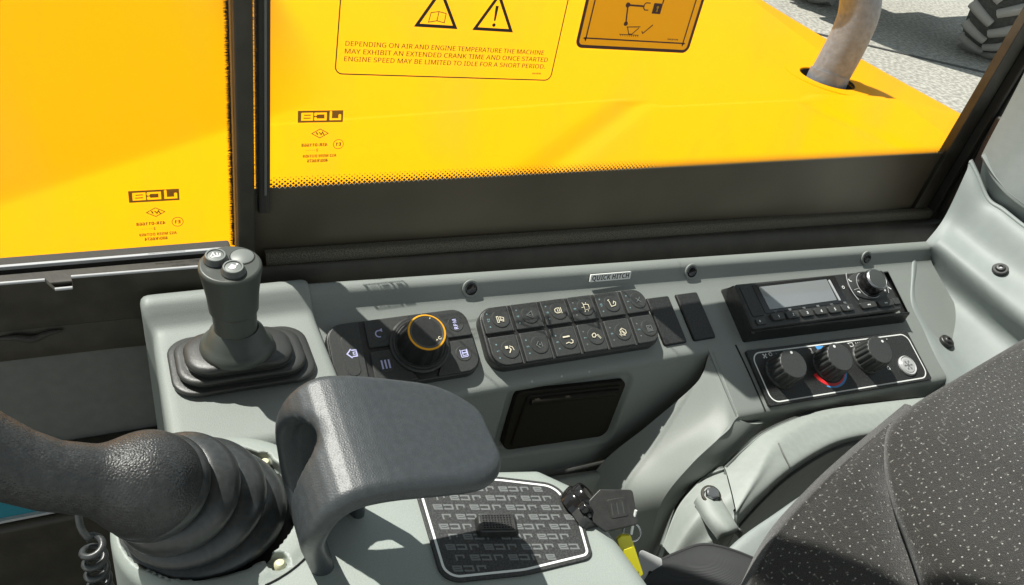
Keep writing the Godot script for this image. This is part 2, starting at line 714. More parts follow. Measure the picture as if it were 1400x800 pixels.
	for cy in 16:
		for cx in 16:
			var px := cx * 32 + (16 if cy % 2 else 0) + r.randi_range(-7, 7)
			var py := cy * 32 + r.randi_range(-7, 7)
			var br := r.randf_range(0.4, 0.95)
			for oy in range(-4, 5):
				for ox in range(-4, 5):
					var dd := Vector2(ox / 3.1, oy / 2.9).length()
					if dd < 1.0 and r.randf() > 0.15 + 0.3 * dd:
						var k := br * r.randf_range(0.5, 1.0)
						im.set_pixel(posmod(px + ox, 512), posmod(py + oy, 512), Color(k, k, k * 0.93).linear_to_srgb())
			for q in 16:
				var dx := r.randi_range(0, 31)
				var dy := r.randi_range(0, 31)
				im.set_pixel((cx * 32 + dx) % 512, (cy * 32 + dy) % 512, Color(0.16, 0.17, 0.145).linear_to_srgb())
	var cloth := mat("seat_cloth", Color(1, 1, 1), 0.95, noise_tex(FastNoiseLite.TYPE_SIMPLEX, 0.2, 512, true, 8.0, 51), 11.5, 0.6)
	cloth.albedo_texture = ImageTexture.create_from_image(im)
	cloth.rim_enabled = true
	cloth.rim = 0.5
	cloth.rim_tint = 0.3
	# belt webbing: ribs across
	var wb := Image.create(64, 64, false, Image.FORMAT_RGB8)
	for yy in 64:
		for xx in 64:
			var k := 0.5 + 0.5 * sin(xx * TAU / 8.0)
			wb.set_pixel(xx, yy, Color(k, k, k))
	var belt := mat("webbing", Color(0.05, 0.053, 0.055), 0.75)
	belt.heightmap_enabled = true
	belt.heightmap_texture = ImageTexture.create_from_image(wb)
	belt.heightmap_scale = 0.06
	belt.uv1_scale = Vector3(1, 1, 1)


# ------------------------------------------------------------------ the scene
func _ready() -> void:
	rng.seed = 11
	# camera: standing height of a seated driver's eye, looking down to the right-hand console
	var cam := Camera3D.new()
	cam.name = "camera"
	cam.transform = Transform3D(Basis(Vector3(0.89758, 0.16612, 0.40836), Vector3(0.10872, 0.81427, -0.57021), Vector3(-0.42724, 0.55621, 0.71281)).orthonormalized(), Vector3(0, 2.3, 0.53))
	cam.fov = 39.308
	cam.near = 0.02
	cam.far = 400.0
	add_child(cam)
	cam.current = true
	var env := Environment.new()
	var sky_m := ProceduralSkyMaterial.new()
	sky_m.sky_top_color = Color(0.52, 0.57, 0.60)
	sky_m.sky_horizon_color = Color(0.80, 0.82, 0.80)
	sky_m.sky_curve = 0.18
	sky_m.ground_bottom_color = Color(0.36, 0.35, 0.32)
	sky_m.ground_horizon_color = Color(0.6, 0.61, 0.6)
	var sky := Sky.new()
	sky.sky_material = sky_m
	env.background_mode = Environment.BG_SKY
	env.sky = sky
	env.background_energy_multiplier = 0.95
	env.tonemap_mode = Environment.TONE_MAPPER_LINEAR
	env.tonemap_exposure = 1.9
	env.sdfgi_enabled = true
	env.ssao_enabled = true
	env.ssil_enabled = true
	var we := WorldEnvironment.new()
	we.name = "world_environment"
	we.environment = env
	add_child(we)
	var sun := DirectionalLight3D.new()
	sun.name = "sun"
	sun.light_color = Color(1.0, 0.99, 0.955)
	sun.light_energy = 1.25
	sun.light_angular_distance = 0.5
	sun.shadow_enabled = true
	add_child(sun)
	sun.look_at_from_position(Vector3.ZERO, Vector3(0.36, -1.0, 0.47))

	font_bold = SystemFont.new()
	font_bold.font_names = PackedStringArray(["Droid Sans"])
	font_bold.font_weight = 700
	font_plain = SystemFont.new()
	font_plain.font_names = PackedStringArray(["Droid Sans"])
	make_materials()
	var a := deg_to_rad(27)
	CF = Transform3D(Basis(Vector3.RIGHT, Vector3(0, cos(a), sin(a)), Vector3(0, -sin(a), cos(a))), Vector3(0, 1.93, 0.07))
	RF = CF * Transform3D(Basis(Vector3.UP, -0.044), Vector3(0.479, 0, 0.0745))

	build_outside()
	build_windows()
	build_cab_walls()
	build_console()
	build_lever()
	build_dial_panel()
	build_switch_panel()
	build_radio()
	build_heater_panel()
	build_pod()
	build_wrist_rest()
	build_joystick()
	build_ignition()
	build_rear_trim()
	build_seat()


# ------------------------------------------------------------------ outside
func hood_height(x: float, z: float) -> float:
	var y := 1.88
	var d := -z
	# the panel nearest the cab stands a little proud and steps down along a slanting line
	var step := 0.387 + 0.12 * (x - 0.266)
	if x > 0.747:
		step = 0.41 + 0.066 * (x - 0.749)
	step += 0.022 * smoothstep(1.05, 1.11, x)
	y += 0.0038 * clampf((step + 0.007 - d) / 0.014, 0.0, 1.0) * smoothstep(0.12, 0.20, x)
	# two shallow pressed valleys run diagonally through the near panel
	var fold_a := absf(x - (0.735 - 1.29 * (0.44 - d)))
	var fold_b := absf(x - (1.05 + 0.25 * (0.43 - d)))
	y -= (0.0075 * maxf(0.0, 1.0 - fold_a / 0.045) + 0.005 * maxf(0.0, 1.0 - fold_b / 0.03)) * smoothstep(step + 0.01, step - 0.02, d)
	# towards the front the hood rises beyond a long diagonal fold
	var fold := d - ((x + 0.09) * 0.66 + 0.225)
	y += 0.34 * maxf(0.0, fold) * smoothstep(0.30, 0.14, x)
	# beyond a long fold the right-hand part falls gently away
	y -= 0.05 * maxf(0.0, x - 1.05 - 0.34 * (d - 0.43)) * smoothstep(0.42, 0.46, d)
	return y


func build_outside() -> void:
	var gnd := Buf.new()
	gnd.flat([Vector3(-150, 0, -150), Vector3(150, 0, -150), Vector3(150, 0, 150), Vector3(-150, 0, 150)], Vector3.UP)
	struct("ground", gnd, "concrete")
	var jt := Buf.new()
	jt.append(tube([Vector3(4, 0.002, -9.2), Vector3(7.2, 0.002, -7.0), Vector3(9.4, 0.002, -5.35), Vector3(13, 0.002, -2.8)], 0.018, 6, 30))
	struct("ground_joint", jt, "machine_dark")

	var hood := thing("engine_hood", "bright yellow painted engine hood outside the side window", "hood", Vector3(0.6, 1.88, -0.7))
	var off := Transform3D(Basis(), -hood.position)
	var rows := []
	for k in 241:
		var d := 0.035 + k * 0.0054 if k < 60 else (0.359 + (k - 60) * 0.002 if k < 120 else 0.479 + (k - 120) * 0.0109)
		var line := []
		var seam := 1.236 + 0.273 * (d - 0.281)
		for i in 241:
			var x := lerpf(-1.6, seam, i / 240.0)
			line.append(Vector3(x, hood_height(x, -d), -d))
		rows.append(line)
	part(hood, "top_panel", cut_round(shell(rows, Vector3.UP, 0.004), Vector3(1.222, 1.88, -0.545), 0.055), "yellow_paint", off)
	# the edge panel beyond the seam slopes down
	rows = []
	for k in 60:
		var d := 0.035 + 1.75 * k / 59.0
		var seam := 1.2385 + 0.273 * (d - 0.281)
		var line := []
		for i in 13:
			var f := i / 12.0
			var edge := 1.70 + 0.02 * d
			var x := lerpf(seam, edge, f)
			var y := hood_height(seam, -d) - 0.001 - 0.055 * f - 0.035 * f * f
			line.append(Vector3(x, y, -d))
		var last: Vector3 = line[12]
		line.append(last + Vector3(0.006, -0.006, 0))
		line.append(last + Vector3(0.008, -0.2, 0))
		rows.append(line)
	part(hood, "edge_panel", shell(rows, Vector3(0.3, 1, 0), 0.004), "yellow_paint", off)
	var skirt := box(Vector3(0.05, 1.62, -0.033), Vector3(3.3, 0.5, 0.006), 0.002)
	part(hood, "side_skirt", skirt, "yellow_paint", off)
	var hy := hood_height(1.222, -0.545)
	part(hood, "opening_flange", lathe([Vector2(0.052, -0.006), Vector2(0.052, 0.0), Vector2(0.0532, 0.0009), Vector2(0.081, 0.0009), Vector2(0.0815, -0.001)], 56), "yellow_paint", Transform3D(basis_up(Vector3(0.05, 1, 0.017), Vector3.RIGHT), Vector3(1.222, hy, -0.545) - hood.position))
	part(hood, "exhaust_opening", lathe([Vector2(0.0518, -0.001), Vector2(0.0518, -0.12), Vector2(0.0, -0.121)], 40), "hole_dark", Transform3D(Basis(), Vector3(1.222, hy, -0.545) - hood.position))

	var pipe := thing("exhaust_pipe", "grey steel exhaust pipe rising through a round hole in the hood", "exhaust pipe", Vector3(1.222, 1.80, -0.545))
	part(pipe, "pipe", tube([Vector3(-0.006, 0.0, 0.004), Vector3(0, 0.06, 0), Vector3(0.020, 0.150, -0.004), Vector3(0.026, 0.205, -0.014), Vector3(0.012, 0.265, -0.040), Vector3(-0.022, 0.33, -0.075), Vector3(-0.07, 0.42, -0.13)], [0.0355, 0.0355, 0.0355, 0.036, 0.0345, 0.034, 0.034], 28, 40), "exhaust_steel")
	part(pipe, "collar", tube([Vector3(-0.004, 0.045, 0.003), Vector3(0.003, 0.085, -0.001)], [0.038, 0.037], 28), "exhaust_steel")

	build_tractor()


# Drops the triangles of a skin that reach into a vertical round hole.
func cut_round(o: Buf, c: Vector3, r: float) -> Buf:
	var keep := PackedInt32Array()
	for i in range(0, o.idx.size(), 3):
		var inside := false
		for k in 3:
			var p := o.v[o.idx[i + k]]
			inside = inside or Vector2(p.x - c.x, p.z - c.z).length() < r
		if not inside:
			keep.append_array([o.idx[i], o.idx[i + 1], o.idx[i + 2]])
	o.idx = keep
	return o


func build_tractor() -> void:
	var t := thing("farm_tractor", "parked machine, its body out of view, with a worn grey lugged tyre on the concrete yard", "tractor", Vector3(10.05, 0, -6.1))
	var tb := Basis(Vector3.UP, deg_to_rad(28))
	for w in [[Vector3(0, 0.8, 0), 1.0], [Vector3(-1.1, 0.8, -2.0), 1.0]]:
		var wheel := part(t, "wheel", lathe([Vector2(0.36, -0.27), Vector2(0.5, -0.31), Vector2(0.66, -0.3), Vector2(0.74, -0.24), Vector2(0.765, -0.12), Vector2(0.77, 0), Vector2(0.765, 0.12), Vector2(0.74, 0.24), Vector2(0.66, 0.3), Vector2(0.5, 0.31), Vector2(0.36, 0.27)], 56), "shaded_tyre_rubber", Transform3D(tb * Basis(Vector3.RIGHT, PI / 2), w[0]))
		var lugs := Buf.new()
		for k in 18:
			for s in [-1, 1]:
				var f: float = TAU * (k + (0.25 if s > 0 else -0.25)) / 18.0
				var line := []
				for j in 5:
					var u := j / 4.0
					var g: float = f + 0.20 * u
					var rr := 0.775 - 0.055 * u * u
					line.append(Vector3(cos(g) * rr, s * (0.01 + 0.28 * u), sin(g) * rr))
				lugs.append(tube(line, [0.055, 0.058, 0.062, 0.066, 0.066], 6, 8))
		part(wheel, "tread_lug", lugs, "tyre_lug").set_meta("kind", "stuff")
		part(wheel, "rim", lathe([Vector2(0.0, 0.05), Vector2(0.2, 0.06), Vector2(0.33, 0.2), Vector2(0.38, 0.27), Vector2(0.38, -0.27), Vector2(0.33, -0.2), Vector2(0.0, -0.1)], 40), "rim_paint")
	part(t, "axle", tube([Vector3(0, 0.8, 0), Vector3(-1.1, 0.8, -2.0)], 0.12, 14), "machine_dark")
	part(t, "unseen_chassis", box(Vector3(0.3, 1.25, -1.3), Vector3(3.2, 0.7, 0.9), 0.05), "machine_dark", Transform3D(Basis(Vector3.UP, 0.2), Vector3.ZERO))  # out of view, placed to shade the concrete beside the tyre
	part(t, "body", box(Vector3(-0.6, 2.3, -1.6), Vector3(2.6, 1.5, 1.5), 0.1), "machine_dark", Transform3D(Basis(Vector3.UP, 0.2), Vector3.ZERO))  # out of view, casts the yard shadow together with the part below it


# ------------------------------------------------------------------ windows
# The maker's block letters: strokes in a box one high; J, C and B each 1.2 wide.
func block_letter(ch: String) -> Array:
	match ch:
		"J":
			return [[Vector2(0.06, 0.60), Vector2(0.06, 0.14), Vector2(0.98, 0.14), Vector2(0.98, 1.0)]]
		"C":
			return [[Vector2(1.14, 0.68), Vector2(1.14, 0.86), Vector2(0.14, 0.86), Vector2(0.14, 0.14), Vector2(1.14, 0.14), Vector2(1.14, 0.32)]]
		_:
			return [[Vector2(0.14, 0.5), Vector2(0.14, 0.86), Vector2(1.04, 0.86), Vector2(1.08, 0.5), Vector2(1.08, 0.14), Vector2(0.14, 0.14), Vector2(0.14, 0.5), Vector2(1.0, 0.5)]]


func in_letters(p: Vector2) -> bool:       # p in a box 4.1 wide and 1 high, with J C B in it
	var x := 0.14
	for ch in ["J", "C", "B"]:
		for line in block_letter(ch):
			for i in line.size() - 1:
				var q := Geometry2D.get_closest_point_to_segment(p - Vector2(x, 0), line[i] + Vector2.ZERO, line[i + 1])
				if (p - Vector2(x, 0) - q).length() < 0.135:
					return true
		x += 1.36
	return false


func glass_marks(pane: Node3D, c: Vector2, number: String) -> void:
	# everything is printed to be read from outside, so it faces the hood
	var out := Transform3D(Basis(Vector3(-1, 0, 0), Vector3(0, 0, -1), Vector3(0, -1, 0)), Vector3(c.x, c.y, 0.0008))   # x: right as read from outside, z: down
	var b := Buf.new()
	var nx := 96
	var ny := 24
	var w := 0.0315
	var h := 0.0088
	for j in ny:
		var i := 0
		while i < nx:
			var q := Vector2((i + 0.5) / nx * 4.5 - 0.12, 1.2 - (j + 0.5) / ny * 1.4)
			if in_letters(q):
				i += 1
				continue
			var k := i
			while k < nx and not in_letters(Vector2((k + 0.5) / nx * 4.5 - 0.12, q.y)):
				k += 1
			var x0 := -w / 2 + w * i / nx
			var x1 := -w / 2 + w * k / nx
			var z0 := -h / 2 + h * j / ny
			var z1 := -h / 2 + h * (j + 1) / ny
			b.flat([Vector3(x0, 0, z0), Vector3(x1, 0, z0), Vector3(x1, 0, z1), Vector3(x0, 0, z1)], Vector3.UP)
			i = k
	part(pane, "maker_mark", b, "glass_print", out)
	var s := Buf.new()
	ribbon([Vector2(-0.0058, 0.0128), Vector2(0, 0.0094), Vector2(0.0058, 0.0128), Vector2(0, 0.0162)], 0.0005, 0, s, true)
	ribbon([Vector2(-0.003, 0.0142), Vector2(-0.0018, 0.0118), Vector2(-0.0008, 0.0138), Vector2(0.0006, 0.0118)], 0.0007, 0, s)
	ribbon([Vector2(0.0016, 0.0138), Vector2(0.0026, 0.0118)], 0.0009, 0, s)
	ribbon(arc(Vector2(-0.0135, 0.0215), 0.0036, 0, 360, 24), 0.0004, 0, s)
	part(pane, "approval_symbol", s, "glass_print", out)
	var right := Vector3(-1, 0, 0)
	for l in [["E1", 0.0026, -0.0135, 0.0215, 0.0034], ["43R-011668", 0.0024, 0.0036, 0.0215, 0.0185], ["2 · · · · ·", 0.0020, 0.0052, 0.0256, 0.0085], ["AS2 M559 DOT459", 0.0022, -0.0004, 0.0302, 0.0240], [number, 0.0024, 0.0010, 0.0339, 0.0150]]:
		lettering(pane, "approval_text", l[0], l[1], out * Vector3(l[2], 0, l[3]), right, Vector3.UP, "glass_print", l[4])


func bristles(parent: Node3D, x: float, y0: float, y1: float, z: float, dir: float, n: int, length: float, material: String) -> void:
	var b := Buf.new()
	for i in n:
		var y := lerpf(y0, y1, (i + rng.randf()) / n)
		var l := length * rng.randf_range(0.35, 1.0)
		var dy := rng.randf_range(-0.0012, 0.0012)
		var zz := z + rng.randf_range(-0.0015, 0.0015)
		var w := 0.00022
		b.flat([Vector3(x, y - w, zz), Vector3(x + dir * l, y + dy, zz + rng.randf_range(-0.0008, 0.0008)), Vector3(x, y + w, zz)], Vector3(0, 0, 1))
	var o := part(parent, "brush_seal", b, material)
	o.set_meta("kind", "stuff")


func build_windows() -> void:
	# front pane (slides behind the post)
	var fp := thing("sliding_window", "clear front window pane left of the black post", "window", Vector3.ZERO)
	part(fp, "glass", box(Vector3(-0.36, 2.465, -0.004), Vector3(0.885, 1.03, 0.004), 0.0004), "window_glass")
	glass_marks(fp, Vector2(0.0265, 2.006), "400/K6674")
	part(fp, "rubber_channel", box(Vector3(-0.32, 1.952, -0.002), Vector3(0.79, 0.018, 0.014), 0.002), "seal_rubber")
	part(fp, "added_notch_filler", box(Vector3(-0.32, 1.935, 0.0165), Vector3(0.80, 0.048, 0.016), 0.002), "black_steel")  # black filler added so the hood does not show through the notch
	part(fp, "channel_lip", box(Vector3(-0.32, 1.9625, 0.0065), Vector3(0.79, 0.0025, 0.003), 0.0006), "pale_grey")
	part(fp, "channel_lip", box(Vector3(-0.32, 1.9545, 0.0095), Vector3(0.79, 0.0025, 0.003), 0.0006), "seal_rubber")
	bristles(fp, 0.0775, 1.962, 2.2, 0.001, -1.0, 2600, 0.0040, "black_print")

	# rear pane with its printed border
	var rp := thing("window_pane", "large clear rear window pane with black printed border along its bottom", "window", Vector3.ZERO)
	part(rp, "glass", box(Vector3(0.468, 2.445, -0.004), Vector3(0.735, 1.07, 0.004), 0.0004), "window_glass")
	var band := Buf.new()
	box(Vector3(0.456, 1.957, -0.0004), Vector3(0.732, 0.0985, 0.0022), 0.0004, band)
	part(rp, "printed_border", band, "frit")
	var dots := Buf.new()
	for r in 6:
		var size: float = [0.0016, 0.00145, 0.0012, 0.00095, 0.00072, 0.0005][r]
		for i in 186:
			var x := 0.1035 + (i + (0.5 if r % 2 else 0.0)) * 0.0039
			var y := 2.0066 + r * 0.0017
			dots.flat([Vector3(x - size, y, 0.0008), Vector3(x, y + size, 0.0008), Vector3(x + size, y, 0.0008), Vector3(x, y - size, 0.0008)], Vector3(0, 0, 1))
	part(rp, "border_dots", dots, "frit").set_meta("kind", "stuff")
	glass_marks(rp, Vector2(0.137, 2.0612), "400/K6676")
	part(rp, "seal_strip", shell(refine([[Vector3(0.098, 1.9575, 0.004), Vector3(0.48, 1.949, 0.004), Vector3(0.862, 1.9385, 0.004)], [Vector3(0.098, 1.957, 0.011), Vector3(0.48, 1.9485, 0.011), Vector3(0.862, 1.938, 0.011)], [Vector3(0.098, 1.951, 0.0125), Vector3(0.48, 1.9425, 0.0125), Vector3(0.862, 1.932, 0.0125)], [Vector3(0.098, 1.948, 0.0125), Vector3(0.48, 1.9395, 0.0125), Vector3(0.862, 1.929, 0.0125)]], 30, 8), Vector3(0, 1, 1), 0.003), "dusty_rubber")

	# the frame
	var fr := thing("window_frame", "black steel window frame and post around the two side panes", "window frame", Vector3.ZERO)
	part(fr, "post", box(Vector3(0.0845, 2.46, 0.002), Vector3(0.0118, 1.06, 0.02), 0.002), "black_steel")
	part(fr, "post_channel", box(Vector3(0.0980, 2.49, -0.001), Vector3(0.0082, 1.0, 0.014), 0.0015), "seal_rubber")
	part(fr, "post_channel", box(Vector3(0.0985, 2.495, 0.0065), Vector3(0.0018, 0.98, 0.002), 0.0005), "dark_panel")
	bristles(fr, 0.0902, 2.004, 2.2, 0.004, 1.0, 900, 0.0026, "black_print")
	bristles(fr, 0.0940, 2.004, 2.2, 0.004, -1.0, 900, 0.0026, "black_print")
	part(fr, "top_rail", box(Vector3(0.2, 3.0, 0.0), Vector3(1.8, 0.05, 0.04), 0.006), "black_steel")  # out of view, set high so its shadow clears the seat
	part(fr, "front_post", box(Vector3(-0.83, 2.4, 0.0), Vector3(0.06, 1.16, 0.05), 0.006), "black_steel")
	# rear post with its layers of rubber
	for l in [[0.0, 0.0215, 0.004, "black_steel"], [0.0205, 0.0255, 0.0025, "hole_dark"], [0.0250, 0.0305, 0.012, "seal_rubber"], [0.0300, 0.0340, 0.008, "black_print"], [0.0335, 0.0385, 0.0135, "seal_rubber"], [0.0380, 0.062, 0.010, "black_steel"]]:
		var x0 := 0.8165 + float(l[0])
		var x1 := 0.8165 + float(l[1])
		var q := PackedVector2Array()
		for r in [[x0 - 0.012, 1.905], [x1 - 0.012, 1.905], [x1 + 0.018, 2.157], [x1 + 0.118, 2.975], [x0 + 0.118, 2.975], [x0 + 0.018, 2.157]]:
			q.append(Vector2(r[0], -float(r[1])))
		part(fr, "rear_post_seal" if l[3] == "seal_rubber" else "rear_post", plate(q, -0.006, l[2], 0.0012, 2), l[3], Transform3D(Basis(Vector3.RIGHT, PI / 2), Vector3(0, 0, 0.0012)))
	var rf := thing("unseen_cab_roof", "dark headliner of the unseen cab roof, placed to shade the cab from the sky", "roof", Vector3(0.1, 3.02, 0.75))  # out of view; cuts the sky light in the cab, leaves the seat sunlit
	part(rf, "headliner", box(Vector3(0, 0.04, 0), Vector3(2.0, 0.05, 1.25), 0.02), "dark_panel")
	part(rf, "roof_skin", box(Vector3(0, 0.09, 0), Vector3(2.06, 0.04, 1.32), 0.02), "yellow_paint")
	# inner face of the sill, from the seal strip down to the console's rim
	part(fr, "sill", shell(refine([[Vector3(0.06, 1.950, 0.0135), Vector3(0.48, 1.9405, 0.0135), Vector3(0.88, 1.929, 0.0135)], [Vector3(0.06, 1.9465, 0.018), Vector3(0.48, 1.936, 0.022), Vector3(0.88, 1.924, 0.03)], [Vector3(0.06, 1.90, 0.03), Vector3(0.48, 1.90, 0.035), Vector3(0.88, 1.88, 0.04)]], 20, 10), Vector3(0, 0.3, 1), 0.004), "black_steel")

	# stickers on the inside of the rear pane
	var ws := thing("warning_sticker", "clear sticker with two black warning triangles and three lines of capitals", "sticker", Vector3(0.229, 2.09, 0.001))
	var tilt := Transform3D(Basis(Vector3(0, 0, 1), -0.026) * Basis(Vector3(1, 0, 0), PI / 2), Vector3.ZERO)
	var fr2 := Buf.new()
	var outline := rquad([Vector2(-0.0835, 0.0), Vector2(0.0835, 0.0), Vector2(0.0835, -0.092), Vector2(-0.0835, -0.092)], [0.005, 0.005, 0.005, 0.005], 8)
	ribbon(Array(outline), 0.0008, 0.0, fr2, true)
	part(ws, "border", fr2, "black_print", tilt)
	for k in 2:
		var cx := -0.0155 + 0.0435 * k
		var tri := Buf.new()
		ribbon([Vector2(cx - 0.0142, -0.0362), Vector2(cx + 0.0142, -0.0362), Vector2(cx, -0.0605)], 0.0022, 0, tri, true)
		part(ws, "warning_triangle", tri, "black_print", tilt)
	var sym := Buf.new()
	var bk := Vector2(-0.0155, -0.0425)
	ribbon([bk + Vector2(0, 0.0025), bk + Vector2(-0.006, 0.0038), bk + Vector2(-0.005, -0.0028), bk + Vector2(0.0006, -0.0038), bk + Vector2(0.006, -0.0028), bk + Vector2(0.0056, 0.0036), bk + Vector2(0, 0.0025), bk + Vector2(0.0006, -0.0038)], 0.0005, 0, sym)
	part(ws, "book_symbol", sym, "black_print", tilt)
	var ex := Buf.new()
	var ec := Vector2(0.028, -0.0395)
	fill([ec + Vector2(-0.0012, -0.0135), ec + Vector2(0.0012, -0.0135), ec + Vector2(0.0006, -0.003), ec + Vector2(-0.0006, -0.003)], 0, ex)
	dot(ec, 0.0013, 0, ex)
	part(ws, "exclamation_mark", ex, "black_print", tilt)
	var tr := Basis(Vector3(0, 0, 1), -0.026)
	var lines := ["DEPENDING ON AIR AND ENGINE TEMPERATURE THE MACHINE", "MAY EXHIBIT AN EXTENDED CRANK TIME AND ONCE STARTED", "ENGINE SPEED MAY BE LIMITED TO IDLE FOR A SHORT PERIOD."]
	for k in 3:
		lettering(ws, "warning_text", lines[k], 0.0033, tr * Vector3(-0.0785, 0.0212 - 0.0053 * k, 0.0), tr.x, tr.y, "black_print", [0.151, 0.1555, 0.1545][k], false, HORIZONTAL_ALIGNMENT_LEFT)
	lettering(ws, "part_number", "334/V8745", 0.0013, tr * Vector3(0.0705, 0.005, 0), tr.x, tr.y, "black_print", 0.0075)

	var hs := thing("hitch_sticker", "amber sticker with a thick black border and a hitch lock pictogram", "sticker", Vector3(0.3815, 2.1125, 0.001))
	tilt = Transform3D(Basis(Vector3(0, 0, 1), -0.024) * Basis(Vector3(1, 0, 0), PI / 2), Vector3.ZERO)
	tr = Basis(Vector3(0, 0, 1), -0.024)
	var ground := rquad([Vector2(-0.0535, 0.0), Vector2(0.0535, 0.0), Vector2(0.0535, -0.13), Vector2(-0.0535, -0.13)], [0.006, 0.006, 0.006, 0.006], 8)
	part(hs, "backing", plate(ground, -0.0001, 0.00022, 0.00005, 1), "sticker_amber", tilt)
	var bd := Buf.new()
	var o1 := []
	var o2 := []
	var gn := poly_normals(ground)
	for i in ground.size():
		o1.append(ground[i] - gn[i] * 0.0013)
		o2.append(ground[i] - gn[i] * 0.0078)
	ribbon(o1, 0.0025, 0.00022, bd, true)
	ribbon(o2, 0.0011, 0.00022, bd, true)
	part(hs, "border", bd, "brown_print", tilt)
	var hy := Buf.new()
	var yk := 0.00022
	dot(Vector2(-0.016, -0.0345), 0.0020, yk, hy)
	dot(Vector2(-0.0135, -0.0205), 0.0018, yk, hy)
	ribbon([Vector2(-0.016, -0.0345), Vector2(-0.0135, -0.0205)], 0.0012, yk, hy)
	ribbon([Vector2(-0.016, -0.0345), Vector2(-0.0015, -0.0345)], 0.0014, yk, hy)
	ribbon([Vector2(0.004, -0.0372), Vector2(0.0002, -0.0372), Vector2(-0.0012, -0.036), Vector2(-0.0012, -0.0332), Vector2(0.0002, -0.0318), Vector2(0.0036, -0.0318)], 0.0008, yk, hy)
	ribbon([Vector2(-0.011, -0.0178), Vector2(-0.0085, -0.0128), Vector2(-0.0055, -0.0128), Vector2(-0.0005, -0.0178)], 0.0007, yk, hy)
	ribbon([Vector2(-0.0118, -0.018), Vector2(0.0006, -0.0188)], 0.0007, yk, hy)
	ribbon([Vector2(-0.017, -0.0122), Vector2(0.001, -0.0122)], 0.0005, yk, hy)
	for k in 9:
		var q := -0.016 + k * 0.002
		ribbon([Vector2(q, -0.0122), Vector2(q + 0.0009, -0.0108)], 0.0004, yk, hy)
	ribbon([Vector2(0.003, -0.0155), Vector2(0.0044, -0.0138), Vector2(0.0118, -0.021)], 0.0008, yk, hy)
	fill([Vector2(0.0075, -0.0375), Vector2(0.0155, -0.0375), Vector2(0.0155, -0.0295), Vector2(0.0075, -0.0295)], yk, hy)
	ribbon([Vector2(0.0152, -0.0375)] + arc(Vector2(0.0122, -0.0415), 0.003, 0, -170, 10), 0.0011, yk, hy)
	part(hs, "hitch_pictogram", hy, "brown_print", tilt)
	var kh := Buf.new()
	dot(Vector2(0.0115, -0.0345), 0.0011, yk + 0.0002, kh)
	fill([Vector2(0.0112, -0.0345), Vector2(0.0118, -0.0345), Vector2(0.0122, -0.0312), Vector2(0.0108, -0.0312)], yk + 0.0002, kh)
	part(hs, "keyhole", kh, "sticker_amber", tilt)
	lettering(hs, "part_number", "334/B1470", 0.0012, tr * Vector3(0.0345, 0.0105, 0.0004), tr.x, tr.y, "brown_print", 0.0105)


